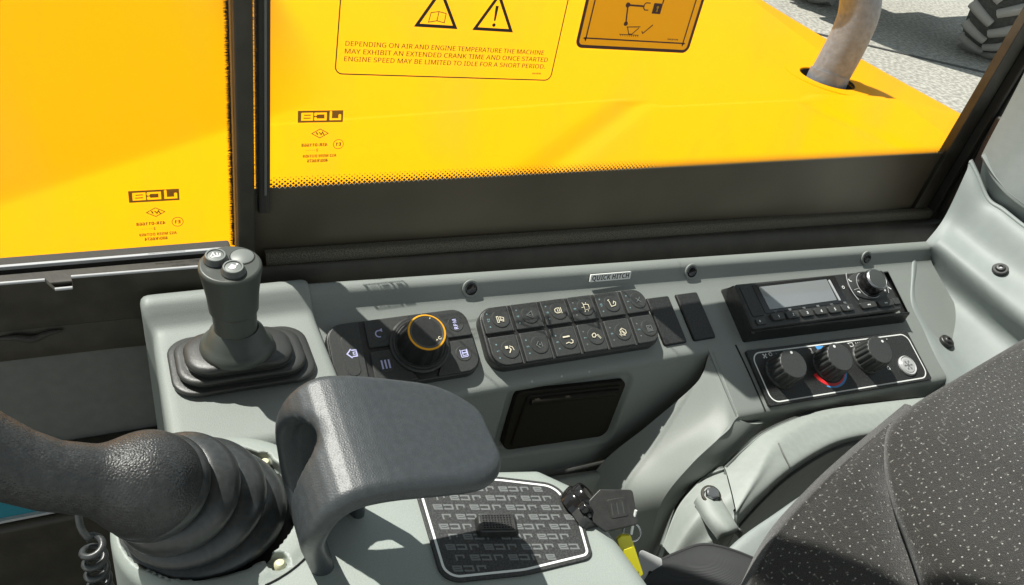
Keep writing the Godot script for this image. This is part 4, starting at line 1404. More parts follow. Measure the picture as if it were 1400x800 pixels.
func build_switch_panel() -> void:
	var d := thing("switch_panel", "black panel of twelve square push-switches in two rows", "switch panel", CF.origin + CF.basis * Vector3(0.32, 0, 0.03))
	var off := Transform3D(Basis(), -d.position) * CF
	var outl := rquad([Vector2(0.2425, 0.0042), Vector2(0.3945, 0.0048), Vector2(0.3945, 0.0562), Vector2(0.2405, 0.0555)], [0.013, 0.015, 0.011, 0.014], 10)
	part(d, "body", plate(outl, -0.004, 0.0084, 0.002, 4), "black_plastic", off)
	var gx := [0.2425, 0.2680, 0.2940, 0.3190, 0.3440, 0.3700, 0.3945]
	var sets := [["12", "4", "6", "8", "10", "1"], ["1", "3", "5", "7", "9", "2"]]
	for row in 2:
		for i in 6:
			var x0: float = gx[i] + (0.0018 if i else 0.0010)
			var x1: float = gx[i + 1] - (0.0016 if i < 5 else 0.0010)
			var z0: float = [0.0058, 0.0304][row]
			var z1: float = [0.0274, 0.0545][row]
			var rad := [0.0012, 0.0012, 0.0012, 0.0012]
			if i == 0:
				rad[0 if row == 0 else 3] = 0.0115
			if i == 5:
				rad[1 if row == 0 else 2] = [0.0135, 0.0095][row]
			var lean := -0.0008 if row else 0.0
			var k := part(d, "switch_key", plate(rquad([Vector2(x0, z0), Vector2(x1, z0), Vector2(x1 + lean, z1), Vector2(x0 + lean, z1)], rad, 6), 0.0076, 0.0110, 0.0009, 3), "key_plastic", off)
			var c := Vector2((x0 + x1) * 500 + 2.6 + (1.0 if i == 0 else 0.0), (z0 + z1) * 500)
			part(k, "key_dome", lathe([Vector2(0.0076, -0.0002), Vector2(0.0071, 0.0006), Vector2(0.0062, 0.0007), Vector2(0.004, 0.0003), Vector2(0, 0.0001)], 28), "key_plastic", Transform3D(Basis(), Vector3(c.x / 1000, 0.011, c.y / 1000)))
			var yk := 0.0118
			var s := Buf.new()
			var mt := "cream_print"
			match row * 6 + i:
				0:
					ribbon(icl(c, [-3, 2, 2, 2, 2, 3.4, -3, 3.4, -3, 2]), 0.0005, yk, s)
					ribbon(icl(c, [-1, 1.6, -2.6, -1.6, 0.4, -2.4, 1.6, 0.6, -0.6, 0.4, -1, -1.4]), 0.0005, yk, s)
				1:
					ribbon(icl(c, [-3, -2, 0, 3, 3, -2, -3, -2]), 0.0005, yk, s)
					ribbon(icl(c, [0, 1.4, 0, -0.6]), 0.0005, yk, s)
					mt = "dim_print"
				2:
					ribbon(icl(c, [-1.8, -1, -1.8, 2, -0.6, 3.2, 1.4, 3.2, 2.4, 1.6, 2.4, -1, -1.8, -1]), 0.00055, yk, s)
					ribbon(icl(c, [-2.6, -2.4, 2.8, -2.4]), 0.0006, yk, s)
					ribbon(icl(c, [-1.0, 0.6, 1.4, 0.9]), 0.0006, yk, s)
				3:
					ribbon(icl(c, [-2, -3, 2, -3, 2.6, 1.4, -2.6, 1.4, -2, -3]), 0.00055, yk, s)
					for q in [[-4.2, 2.2, -3.2, 1.4], [0, 2.2, 0, 3.8], [4.2, 2.2, 3.2, 1.4], [-4, -1.2, -3, -1.2], [4, -1.2, 3, -1.2]]:
						ribbon(icl(c, q), 0.0005, yk, s)
				4:
					ribbon(icl(c, [3.4, 3.6, 2, 2.4, -2.6, 1.8, -1.8, -2.4]), 0.00055, yk, s)
					ribbon(icl(c, [-1.8, -2.4, 0.6, -3.4, 1.8, -1.8, -0.4, -0.8]), 0.00055, yk, s)
					ribbon(icl(c, [3.4, 3.6, 3.6, 1.8]), 0.0005, yk, s)
				5:
					ribbon(icl(c, [-2.4, -2, 0, 0, 2.4, -2.4]), 0.0005, yk, s)
					ribbon(icl(c, [-1.6, 2.4, 0, 0, 2, 2]), 0.0005, yk, s)
					mt = "grey_print"
				6:
					fill(icl(c, [0.6, 1.6, 2.8, 1.6, 2.8, 4, 0.6, 4]), yk, s)
					ribbon(icl(c, [1.4, 0.8, -0.4, -0.2, -3, 1.6]), 0.0008, yk, s)
					ribbon(icl(c, [2.6, 0.4, 1.4, -2, -1.4, -2.6]), 0.0005, yk, s)
				7:
					ribbon(icl(c, [-3, 0.4, 0, 3, 3, 0.4]), 0.0005, yk, s)
					ribbon(icl(c, [-2, -1.8, 2, -1.8]), 0.0005, yk, s)
					dot(ic(c, 0, 0), 0.0006, yk, s)
					mt = "grey_print"
				8:
					ribbon(icl(c, [3, 4.4, 3.2, -1.8]), 0.0012, yk, s)
					ribbon(icl(c, [-2.6, 3.4, -1.8, 0.6, -3, -1, -2.6, -2.8, -0.8, -3.4, 0.4, -2]), 0.0006, yk, s)
				9:
					ribbon(icl(c, [2.6, 1.4, 1.2, 3.4, -0.6, 3.2, -1, 1.4, 0.6, -0.2, 2.2, 0.4, 2.6, 1.4]), 0.0006, yk, s)
					for q in 4:
						ribbon(icl(c, [0.2 - q * 1.0, -0.6 - q * 0.7, 1.0 - q * 1.0, -2.4 - q * 0.5]), 0.0005, yk, s)
				10:
					ribbon(icl(c, [-3.2, 0.2, -1.6, 2.6, 1.6, 2.6, 3.2, 0.2, 1.2, -2.6, -1.2, -2.6, -3.2, 0.2]), 0.0005, yk, s)
					ribbon(icl(c, [-2.4, -1.8, 2.8, 1.6]), 0.0005, yk, s)
					ribbon(icl(c, [0, 2.6, 0, 0.4, -3.6, -0.8]), 0.0005, yk, s)
					for q in 3:
						dot(ic(c, -3.4 + q * 0.8, 2.6 + q * 0.6), 0.0004, yk, s)
				11:
					ribbon(icl(c, [-2, -2.4, 2, -2.4, 2, 2, -2, 2, -2, -2.4]), 0.0005, yk, s)
					ribbon(icl(c, [-3, -3, -3, 2.6]), 0.0004, yk, s)
					ribbon(icl(c, [-0.8, -1.2, -0.8, 0.8, 0.8, 0.8, 0.8, -1.2]), 0.0004, yk, s)
					mt = "grey_print"
			part(k, "switch_symbol", s, mt)
			var dots := Buf.new()
			var dx := (x0 + 0.0038 + (0.0012 if i == 0 else 0.0)) * 1000
			for q in [-5.4, 5.6]:
				dot(Vector2(dx + (0.0 if q < 0 else -0.2), c.y + q) / 1000.0, 0.00065, 0.011, dots)
			part(k, "indicator_lamp", dots, "cyan_print" if (i < 3 or row == 0 and i > 3) else "grey_print")
			lettering(k, "switch_number", sets[row][i], 0.0021, Vector3(dx / 1000, 0.0111, c.y / 1000), Vector3(0, 0, -1), Vector3(-1, 0, 0), "cyan_print")
	# twin ribs between the columns
	for i in range(1, 6):
		var x: float = gx[i]
		for row in 2:
			part(d, "rib", tube([Vector3(x, 0.0086, [0.0055, 0.0308][row]), Vector3(x - 0.0006, 0.0086, [0.0268, 0.0545][row])], 0.0009, 8), "key_plastic", off)


func build_radio() -> void:
	var d := thing("radio", "black car radio with a pale display and one round knob", "radio", RF * Vector3(0.095, 0, -0.036))
	var off := Transform3D(Basis(), -d.position) * RF
	var tr := rquad([Vector2(-0.001, -0.0635), Vector2(0.202, -0.0665), Vector2(0.202, -0.0095), Vector2(0.001, -0.0085)], [0.004, 0.006, 0.004, 0.003], 5)
	part(d, "trim_frame", plate(tr, -0.003, 0.0125, 0.0018, 3, null, 0.0048), "black_plastic", off)
	var face := rquad([Vector2(0.0032, -0.0585), Vector2(0.1855, -0.0610), Vector2(0.1855, -0.0175), Vector2(0.0032, -0.0140)], [0.003, 0.0045, 0.004, 0.0035], 6)
	part(d, "face", plate(face, 0.010, 0.0168, 0.0018, 4), "black_plastic", off)
	var y := 0.0169
	part(d, "end_panel", plate(rquad([Vector2(0.0062, -0.0556), Vector2(0.0192, -0.0560), Vector2(0.0212, -0.0262), Vector2(0.0078, -0.0255)], [0.001, 0.001, 0.001, 0.001], 3), 0.016, 0.0176, 0.0006, 2), "panel_face", off)
	var scr := rquad([Vector2(0.0205, -0.0562), Vector2(0.1205, -0.0588), Vector2(0.1210, -0.0305), Vector2(0.0230, -0.0275)], [0.001, 0.001, 0.002, 0.002], 3)
	part(d, "display_surround", plate(scr, 0.016, 0.0172, 0.0004, 2), "gloss_black", off)
	part(d, "display", plate(rquad([Vector2(0.0270, -0.0535), Vector2(0.1085, -0.0555), Vector2(0.1095, -0.0335), Vector2(0.0290, -0.0308)], [0.0008, 0.0008, 0.0008, 0.0008], 2), 0.017, 0.0176, 0.0002, 2), "lcd_glass", off)
	part(d, "display_edge", plate(rquad([Vector2(0.1098, -0.0545), Vector2(0.1116, -0.0545), Vector2(0.1136, -0.0325), Vector2(0.1112, -0.0325)], [0.0006, 0.0006, 0.0006, 0.0006], 2), 0.017, 0.0182, 0.0003, 2), "pale_grey", off)
	# preset keys
	for i in 6:
		var x := 0.0262 + i * 0.0166
		var k := part(d, "preset_key", plate(rquad([Vector2(x, -0.0262 - i * 0.0003), Vector2(x + 0.0148, -0.0264 - i * 0.0003), Vector2(x + 0.0148, -0.0198 - i * 0.0003), Vector2(x + 0.001, -0.0196 - i * 0.0003)], [0.001, 0.001, 0.0018, 0.0018], 4), 0.016, 0.0192, 0.0008, 3), "key_plastic", off)
		lettering(k, "key_number", str(i + 1), 0.0026, Vector3(x + 0.0078, 0.0193, -0.0229 - i * 0.0003), Vector3.RIGHT, Vector3.FORWARD, "white_print")
		var s := Buf.new()
		var u := Vector2(x + 0.0066, -0.0290 - i * 0.0003)
		ribbon([u, u + Vector2(0.0034, 0)], 0.0014 if i % 2 else 0.0009, 0.0172, s)
		ribbon([u + Vector2(0.0006, 0.0012), u + Vector2(0.0022 + 0.0004 * i, 0.0012)], 0.0005, 0.0172, s)
		part(k, "key_caption", s, "grey_print")
	for i in 2:
		var x := 0.1325 + i * 0.0225
		var k := part(d, "seek_key", plate(rquad([Vector2(x, -0.0278), Vector2(x + 0.0205, -0.0284), Vector2(x + 0.0205, -0.0222), Vector2(x + 0.002, -0.0216)], [0.001, 0.001, 0.002, 0.002], 4), 0.016, 0.0192, 0.0008, 3), "key_plastic", off)
		var s := Buf.new()
		var u := Vector2(x + 0.0105, -0.0250)
		var m := -1.0 if i == 0 else 1.0
		for q in 2:
			fill([u + Vector2(m * (q * 0.002 - 0.002), -0.0009), u + Vector2(m * q * 0.002, 0), u + Vector2(m * (q * 0.002 - 0.002), 0.0009)], 0.0193, s)
		part(k, "seek_symbol", s, "white_print")
	part(d, "corner_key", plate(rrect(0.0075, 0.0068, 0.0008, 3), 0.016, 0.0186, 0.0006, 2), "key_plastic", off * Transform3D(Basis(), Vector3(0.1808, 0, -0.0262)))
	part(d, "detach_key", plate(rrect(0.0105, 0.0058, 0.0008, 3), 0.016, 0.0182, 0.0006, 2), "key_plastic", off * Transform3D(Basis(), Vector3(0.0140, 0, -0.0204)))
	lettering(d, "key_text", "▬", 0.0012, off * Vector3(0.0125, 0.0183, -0.0204), RF.basis.x, -RF.basis.z, "white_print")
	# round cluster of keys with the knob
	var kc := Vector3(0.1555, 0, -0.0455)
	part(d, "key_cluster", lathe([Vector2(0.0225, 0.016), Vector2(0.0225, 0.0176), Vector2(0.0218, 0.0181), Vector2(0.0100, 0.0181)], 48), "key_plastic", off * Transform3D(Basis.from_scale(Vector3(1.12, 1, 0.66)), kc))
	var ar := Buf.new()
	ribbon(arc(Vector2(kc.x + 0.006, kc.z), 0.0305, 152, 208, 12), 0.0009, 0.0183, ar)
	ribbon(arc(Vector2(kc.x - 0.001, kc.z), 0.0235, -34, 26, 10), 0.0005, 0.0183, ar)
	ribbon(arc(Vector2(kc.x, kc.z), 0.0137, 60, 250, 20), 0.0007, 0.0183, ar)
	for q in [170.0, 10.0]:
		ribbon([Vector2(kc.x, kc.z) + Vector2(0.0145, 0).rotated(deg_to_rad(q)), Vector2(kc.x, kc.z) + Vector2(0.0215, 0).rotated(deg_to_rad(q))], 0.0005, 0.0183, ar)
	part(d, "chrome_lines", ar, "pale_grey", off)
	var kn := part(d, "volume_knob", lathe([Vector2(0.0136, 0.016), Vector2(0.0134, 0.019), Vector2(0.0122, 0.0200), Vector2(0.0115, 0.0280), Vector2(0.0109, 0.0298), Vector2(0.0100, 0.0305)], 48), "gloss_black", off * Transform3D(Basis(), kc))
	part(kn, "knob_ring", lathe([Vector2(0.0112, 0.0292), Vector2(0.0106, 0.0303), Vector2(0.0099, 0.0308), Vector2(0.0096, 0.0306)], 48), "steel")
	part(kn, "knob_cap", lathe([Vector2(0.0099, 0.0304), Vector2(0.0092, 0.0306), Vector2(0, 0.0307)], 40), "button_dark")
	var sy0 := Buf.new()
	ribbon(arc(Vector2(0.1362, -0.0530), 0.0022, 80, 190, 8), 0.0011, 0.0183, sy0)
	part(d, "key_symbol", sy0, "white_print", off)
	var sy1 := Buf.new()
	ribbon(arc(Vector2(0.1245, -0.0460), 0.0013, 0, 360, 12), 0.0006, 0.0170, sy1)
	part(d, "key_symbol", sy1, "white_print", off)
	var sy2 := Buf.new()
	ribbon([Vector2(0.1375, -0.0395), Vector2(0.1402, -0.0395), Vector2(0.1402, -0.0378)], 0.0010, 0.0183, sy2)
	part(d, "key_symbol", sy2, "white_print", off)
	var sy3 := Buf.new()
	ribbon([Vector2(0.1716, -0.0555), Vector2(0.1745, -0.0555), Vector2(0.1738, -0.0535)], 0.0012, 0.0183, sy3)
	part(d, "key_symbol", sy3, "white_print", off)
	var sy4 := Buf.new()
	ribbon([Vector2(0.1708, -0.0405), Vector2(0.1728, -0.0405), Vector2(0.1728, -0.0378), Vector2(0.1706, -0.0378)], 0.0008, 0.0183, sy4)
	part(d, "key_symbol", sy4, "white_print", off)
	var sy5 := Buf.new()
	ribbon([Vector2(0.1795, -0.0440), Vector2(0.1806, -0.0415), Vector2(0.1828, -0.0395)], 0.0010, 0.0170, sy5)
	part(d, "key_symbol", sy5, "white_print", off)


func fluted_knob(parent: Node3D, t: Transform3D, r: float, h: float, turn: float) -> void:
	var rings := []
	for q in [[1.12, 0.0, 0.0], [1.12, 0.0012, 0.0], [1.06, 0.0020, 0.0], [1.06, 0.0022, 1.0], [1.0, h - 0.0022, 1.0], [0.975, h - 0.0008, 0.4], [0.93, h, 0.0], [0.88, h + 0.0001, 0.0]]:
		var ring := []
		for i in 144:
			var f := TAU * i / 144
			var rr: float = r * q[0] - 0.0011 * q[2] * smoothstep(0.35, 0.8, 0.5 + 0.5 * cos(f * 18.0))
			ring.append(Vector3(cos(f) * rr, q[1], sin(f) * rr))
		rings.append(ring)
	var k := part(parent, "knob", loft(rings), "key_plastic", t)
	var b := Buf.new()
	dot(Vector2(r * 0.74, 0).rotated(turn), 0.0013, h + 0.0002, b, 16)
	part(k, "pointer_dot", b, "white_print")


func build_heater_panel() -> void:
	var d := thing("heater_panel", "black heater control panel with three ribbed knobs and white outline", "control panel", RF * Vector3(0.0975, 0, 0.025))
	var off := Transform3D(Basis(), -d.position) * RF
	var o := rquad([Vector2(-0.001, -0.001), Vector2(0.1945, -0.001), Vector2(0.1965, 0.0500), Vector2(0.0010, 0.0508)], [0.002, 0.002, 0.002, 0.002], 4)
	part(d, "plate", plate(o, -0.002, 0.003, 0.0006, 3), "panel_face", off)
	var inner := rquad([Vector2(0.0030, 0.0024), Vector2(0.1910, 0.0024), Vector2(0.1932, 0.0474), Vector2(0.0050, 0.0480)], [0.0085, 0.0085, 0.0085, 0.0085], 10)
	var b := Buf.new()
	ribbon(Array(inner), 0.0011, 0.003, b, true)
	part(d, "outline", b, "white_print", off)
	var at := [Vector2(0.0262, 0.0225), Vector2(0.0795, 0.0222), Vector2(0.1285, 0.0208)]
	var turns := [-1.35, -1.75, -0.85]
	for i in 3:
		fluted_knob(d, off * Transform3D(Basis(), Vector3(at[i].x, 0.003, at[i].y)), 0.0140, 0.0185, turns[i])
	var y := 0.003
	var w := Buf.new()
	var f := Vector2(0.0165, 0.0062)
	for k in 4:
		var q := Vector2(0.0022, 0).rotated(PI / 4 + PI / 2 * k)
		ribbon([f, f + q, f + q.rotated(0.5) * 0.9], 0.0008, y, w)
	ribbon(arc(Vector2(0.0232, 0.0052), 0.0016, 0, 360, 12), 0.0006, y, w, true)
	ribbon([Vector2(0.0295, 0.0058), Vector2(0.0312, 0.0062)], 0.0007, y, w)
	ribbon([Vector2(0.0695, 0.0045), Vector2(0.0695, 0.0078)], 0.0008, y, w)
	dot(Vector2(0.0695, 0.0088), 0.0013, y, w)
	ribbon([Vector2(0.0675, 0.0045), Vector2(0.0688, 0.0045)], 0.0005, y, w)
	ribbon([Vector2(0.1160, 0.0052), Vector2(0.1145, 0.0042), Vector2(0.1200, 0.0042), Vector2(0.1205, 0.0075), Vector2(0.1165, 0.0080), Vector2(0.1160, 0.0066)], 0.0006, y, w)
	for k in 4:
		ribbon([Vector2(0.1240 + k * 0.0026, 0.0046), Vector2(0.1246 + k * 0.0026, 0.0070 - 0.0002 * k)], 0.0006 + 0.0002 * k, y, w)
	fill([Vector2(0.1345, 0.0046), Vector2(0.1370, 0.0058), Vector2(0.1348, 0.0072)], y, w)
	ribbon([Vector2(0.1500, 0.0316), Vector2(0.1480, 0.0322), Vector2(0.1484, 0.0346), Vector2(0.1506, 0.0348), Vector2(0.1508, 0.0330)], 0.0006, y, w)
	dot(Vector2(0.1640, 0.0052), 0.0005, y, w)
	part(d, "white_symbols", w, "white_print", off)
	var kc: Vector2 = at[1]
	var r := Buf.new()
	var line := []
	for k in 25:
		line.append(kc + Vector2(0.0186, 0).rotated(deg_to_rad(lerpf(160, 22, k / 24.0))))
	for k in 24:
		var wd := lerpf(0.0042, 0.0005, k / 24.0)
		ribbon([line[k], line[k + 1]], wd, y + 0.00004, r)
	part(d, "warm_arc", r, "red_print", off)
	var bl := Buf.new()
	line = []
	for k in 25:
		line.append(kc + Vector2(0.0212 - 0.0018 * k / 24.0, 0).rotated(deg_to_rad(lerpf(118, 2, k / 24.0))))
	for k in 24:
		ribbon([line[k], line[k + 1]], lerpf(0.0012, 0.0040, k / 24.0), y, bl)
	fill([Vector2(0.0758, 0.0030), Vector2(0.0855, 0.0038), Vector2(0.0772, 0.0085)], y, bl)
	part(d, "cool_marks", bl, "blue_print", off)
	# round metal fan button
	var v := part(d, "fan_button", lathe([Vector2(0.0098, 0.0), Vector2(0.0098, 0.0014), Vector2(0.0090, 0.0022), Vector2(0.0082, 0.0016), Vector2(0.0074, 0.0016), Vector2(0.0070, 0.0020), Vector2(0.0, 0.0020)], 40), "belt_metal", off * Transform3D(Basis(), Vector3(0.1728, 0.003, 0.0338)))
	var fs := Buf.new()
	for k in 6:
		var q := Vector2(0.0052, 0).rotated(TAU * k / 6)
		ribbon([Vector2.ZERO, q], 0.0007, 0.0021, fs)
		ribbon([q * 0.72 + q.rotated(1.2) * 0.22, q * 0.62, q * 0.72 + q.rotated(-1.2) * 0.22], 0.0005, 0.0021, fs)
	part(v, "fan_symbol", fs, "grey_print")


# ------------------------------------------------------------------ pod, wrist rest, joystick
const POD := [Vector2(0.04, 0.100), Vector2(0.10, 0.116), Vector2(0.165, 0.150), Vector2(0.222, 0.170), Vector2(0.262, 0.180), Vector2(0.282, 0.203), Vector2(0.289, 0.262), Vector2(0.296, 0.38), Vector2(0.012, 0.38), Vector2(-0.012, 0.235)]


# Shrinks the pod group towards the camera, lifting it out of the platform's shadow.
func settle(o: Node3D, at: Vector3) -> void:
	o.scale = Vector3.ONE * 0.83
	o.position = at


func sd_poly(p: Vector2, poly: Array) -> float:
	var d := 1e9
	var s := 1.0
	var n := poly.size()
	var j := n - 1
	for i in n:
		var a: Vector2 = poly[i]
		var b: Vector2 = poly[j]
		var e := b - a
		var w := p - a
		var q := w - e * clampf(w.dot(e) / e.dot(e), 0.0, 1.0)
		d = minf(d, q.length_squared())
		var c1 := p.y >= a.y
		var c2 := p.y < b.y
		var c3 := e.x * w.y > e.y * w.x
		if (c1 and c2 and c3) or (not c1 and not c2 and not c3):
			s = -s
		j = i
	return s * sqrt(d)


func pod_field(p: Vector3) -> float:
	var r := 0.016
	var d2 := sd_poly(Vector2(p.x, p.z), POD)
	var q := Vector2(d2 + r, absf(p.y - 1.82) - 0.0465 + r)
	var a := Vector2(maxf(q.x, 0), maxf(q.y, 0)).length() + minf(maxf(q.x, q.y), 0.0) - r
	r = 0.010
	var rd: float = Vector2(p.x - 0.043, p.z - 0.160).length() - 0.066
	q = Vector2(rd + r, absf(p.y - 1.82) - 0.0485 + r)
	var b := Vector2(maxf(q.x, 0), maxf(q.y, 0)).length() + minf(maxf(q.x, q.y), 0.0) - r
	var d: float = smin(a, b, 0.004)
	# sockets of the two ring screws and the well of the joystick boot
	for s in SOCKETS:
		d = maxf(d, -maxf(Vector2(p.x - s.x, p.z - s.y).length() - 0.0062, 1.8625 - p.y))
	return maxf(d, -maxf(Vector2(p.x - 0.036, p.z - 0.159).length() - 0.0535, 1.858 - p.y))


const SOCKETS := [Vector2(0.0665, 0.2105), Vector2(0.0735, 0.1265)]


func build_pod() -> void:
	var o := thing("armrest_pod", "pale grey moulded pod in front of the seat with a patterned cover plate", "armrest pod", Vector3(0.15, 1.78, 0.24))
	var off := Transform3D(Basis(), -o.position)
	part(o, "housing", nets(pod_field, Vector3(-0.052, 1.766, 0.075), Vector3(0.31, 1.878, 0.39), 0.003), "pod_plastic", off)
	part(o, "pedestal", box(Vector3(0.15, 1.54, 0.27), Vector3(0.2, 0.48, 0.18), 0.02), "dark_panel", off)
	var rs := []
	for k in 25:
		var f := deg_to_rad(lerpf(18, 78, k / 24.0))
		rs.append(Vector3(0.043 + cos(f) * 0.0665, 1.8672, 0.160 + sin(f) * 0.0665))
	part(o, "ring_joint", tube(rs, 0.0006, 6), "hole_dark", off)
	for s in SOCKETS:
		part(o, "screw_cap", lathe([Vector2(0.0036, 0.0), Vector2(0.0036, 0.003), Vector2(0.0024, 0.0046), Vector2(0.0, 0.005)], 20), "cream_cap", off * Transform3D(Basis(), Vector3(s.x + 0.0016, 1.8625, s.y + 0.0012)))

	# cover plate with its repeating print
	var y := 1.8665
	var pl := rquad([Vector2(0.1660, 0.1700), Vector2(0.2200, 0.1830), Vector2(0.2640, 0.2030), Vector2(0.2680, 0.2350), Vector2(0.2590, 0.2680), Vector2(0.2100, 0.2660), Vector2(0.1570, 0.2560)], [0.008, 0.12, 0.018, 0.03, 0.008, 0.06, 0.014], 10)
	var plate_o := part(o, "cover_plate", plate(pl, y - 0.004, y + 0.0018, 0.0006, 2), "panel_face", off)
	var nr := poly_normals(pl)
	var inset := []
	var inside := PackedVector2Array()
	for i in pl.size():
		inset.append(pl[i] - nr[i] * 0.0034)
		inside.append(pl[i] - nr[i] * 0.0052)
	var b := Buf.new()
	ribbon(inset, 0.0016, y + 0.0018, b, true)
	part(plate_o, "plate_outline", b, "white_print")
	var pr := Buf.new()
	var dir := Vector2(-0.958, -0.287)            # reads from the seat's far side: upside down from here
	var down := Vector2(0.10, -0.995)
	var h := 0.0047
	for row in 12:
		for col in 8:
			var x := 0.14
			for ch in ["J", "C", "B"]:
				var start := Vector2(0.2720, 0.2760) + dir * ((col - 1.5) * 0.0250 + (0.0115 if row % 2 else 0.0)) + down * (row * 0.0083 - 0.006)
				for line in block_letter(ch):
					var q := []
					var ok := true
					for p in line:
						var w: Vector2 = start + dir * ((p.x + x) * h * 1.12) + down * ((1.0 - p.y) * h)
						ok = ok and Geometry2D.is_point_in_polygon(w, inside)
						q.append(w)
					if ok:
						ribbon(q, h * 0.25, y + 0.0018, pr)
				x += 1.42
	part(plate_o, "printed_pattern", pr, "dim_print")
	settle(o, Vector3(0.1245, 1.8684, 0.2893))
	# buzzer grille
	var bz := thing("buzzer", "small black buzzer box with a pierced top on the patterned plate", "buzzer", Vector3(0.2065, y + 0.0018, 0.2260))
	var bb := Basis(Vector3.UP, -0.27)
	part(bz, "case", plate(rrect(0.0285, 0.0175, 0.004, 6), 0.0, 0.0046, 0.0016, 3, null, 0.0014), "black_plastic", Transform3D(bb, Vector3.ZERO))
	part(bz, "pierced_field", plate(rrect(0.0200, 0.0112, 0.001, 3), 0.0042, 0.00472, 0.0001, 1), "hole_dark", Transform3D(bb, Vector3.ZERO))
	var g := Buf.new()
	for i in 11:
		box(Vector3(-0.0100 + i * 0.0020, 0.00485, 0), Vector3(0.0007, 0.0005, 0.0112), 0.0001, g)
	for i in 7:
		box(Vector3(0, 0.00487, -0.0056 + i * 0.00187), Vector3(0.0200, 0.0005, 0.0006), 0.0001, g)
	part(bz, "grille", g, "black_plastic", Transform3D(bb, Vector3.ZERO))
	settle(bz, Vector3(0.1714, 1.9417, 0.2777))


const REST := [Vector2(0.1845, 1.9570), Vector2(0.162, 1.9640), Vector2(0.137, 1.9695), Vector2(0.113, 1.9735), Vector2(0.095, 1.9725), Vector2(0.0830, 1.9630), Vector2(0.0780, 1.9450), Vector2(0.0800, 1.9180), Vector2(0.0855, 1.8880), Vector2(0.0930, 1.8600)]


const WRAP := [Vector2(0.0870, 0.1750), Vector2(0.0960, 0.1700), Vector2(0.1070, 0.1705), Vector2(0.1170, 0.1770), Vector2(0.1230, 0.1890)]


func rest_field(p: Vector3) -> float:
	var py := p.y + 0.14 * (p.z - 0.169) * smoothstep(1.885, 1.945, p.y)
	var q := Vector2(p.x, py)
	var d := 1e9
	var u := 0.0
	for i in rest_line.size() - 1:
		var a: Vector2 = rest_line[i]
		var e: Vector2 = rest_line[i + 1] - a
		var w := q - a
		var f := clampf(w.dot(e) / e.length_squared(), 0, 1)
		var l := (w - e * f).length_squared()
		if l < d:
			d = l
			u = (i + f) / (rest_line.size() - 1)
	d = sqrt(d)
	var leg := smoothstep(1.948, 1.868, p.y)
	var zb := lerpf(0.172 + 0.15 * maxf(0.0, p.x - 0.097), 0.170, leg)
	var zf := lerpf(0.258 - 0.03 * maxf(0.0, p.x - 0.142), 0.2285, leg)
	var tip := clampf((p.x - 0.150) / 0.042, 0.0, 1.0)
	var shrink := 0.017 * tip * tip * tip
	var hz := (zf - zb) / 2 - shrink
	var th := 0.0070
	var r := 0.0066
	var v := Vector2(d - th + r, absf(p.z - (zf + zb) / 2) - hz + r)
	var s := Vector2(maxf(v.x, 0), maxf(v.y, 0)).length() + minf(maxf(v.x, v.y), 0.0) - r
	# the slot through the bent side
	if p.y < 1.955:
		var wd := 1e9
		for i in WRAP.size() - 1:
			var a: Vector2 = WRAP[i]
			var e: Vector2 = WRAP[i + 1] - a
			var w := Vector2(p.x, p.z) - a
			wd = minf(wd, (w - e * clampf(w.dot(e) / e.length_squared(), 0, 1)).length())
		s = smin(s, maxf(wd - 0.0042, absf(p.y - 1.905) - 0.047), 0.006)
	if p.x < 0.1:
		var k := Vector2((p.z - zb - 0.0285 + 0.007 * (u - 0.68) / 0.19) / 0.0205, (u - 0.68) / 0.19).length()
		s = -smin(-s, (k - 1.0) * 0.017, 0.005)
	return s * 0.85


var rest_line := PackedVector2Array()


func build_wrist_rest() -> void:
	var pts := []
	for q in REST:
		pts.append(Vector3(q.x, q.y, 0))
	for i in 29:
		var q := spline(pts, i / 28.0)
		rest_line.append(Vector2(q.x, q.y))
	var o := thing("wrist_rest", "arched black wrist rest with a leather grain over the pod", "wrist rest", Vector3(0.095, 1.866, 0.195))
	var off := Transform3D(Basis(), -o.position)
	part(o, "arched_pad", nets(rest_field, Vector3(0.062, 1.856, 0.145), Vector3(0.200, 1.990, 0.268), 0.0021), "handle_leather", off)
	part(o, "bracket", box(Vector3(0.104, 1.882, 0.160), Vector3(0.006, 0.034, 0.018), 0.002), "dusty_rubber", off)
	part(o, "bolt", lathe([Vector2(0.0062, 0.0), Vector2(0.0062, 0.0015), Vector2(0.0045, 0.002), Vector2(0.0042, 0.005), Vector2(0.003, 0.0062), Vector2(0, 0.0066)], 24), "chrome", off * Transform3D(basis_up(Vector3(-0.85, 0.45, 0.3), Vector3.UP), Vector3(0.1005, 1.884, 0.171)))
	settle(o, Vector3(0.0789, 1.9398, 0.2520))


func grip_field(p: Vector3) -> float:
	var d := (p - Vector3(0.001, 1.9265, 0.1835)).length() - 0.0300
	var g := 1e9
	for i in GRIP.size() - 1:
		var a: Vector3 = GRIP[i][0]
		var b: Vector3 = GRIP[i + 1][0]
		var w := p - a
		var e := b - a
		var t := clampf(w.dot(e) / e.length_squared(), 0, 1)
		g = minf(g, (w - e * t).length() - lerpf(GRIP[i][1], GRIP[i + 1][1], t))
	return smin(d, g, 0.008)


const GRIP := [[Vector3(0.0, 1.927, 0.1835), 0.0205], [Vector3(-0.024, 1.9385, 0.1845), 0.0188], [Vector3(-0.044, 1.9485, 0.1850), 0.0182], [Vector3(-0.058, 1.9570, 0.1820), 0.0188], [Vector3(-0.076, 1.9690, 0.178), 0.0222], [Vector3(-0.12, 2.0, 0.172), 0.025]]


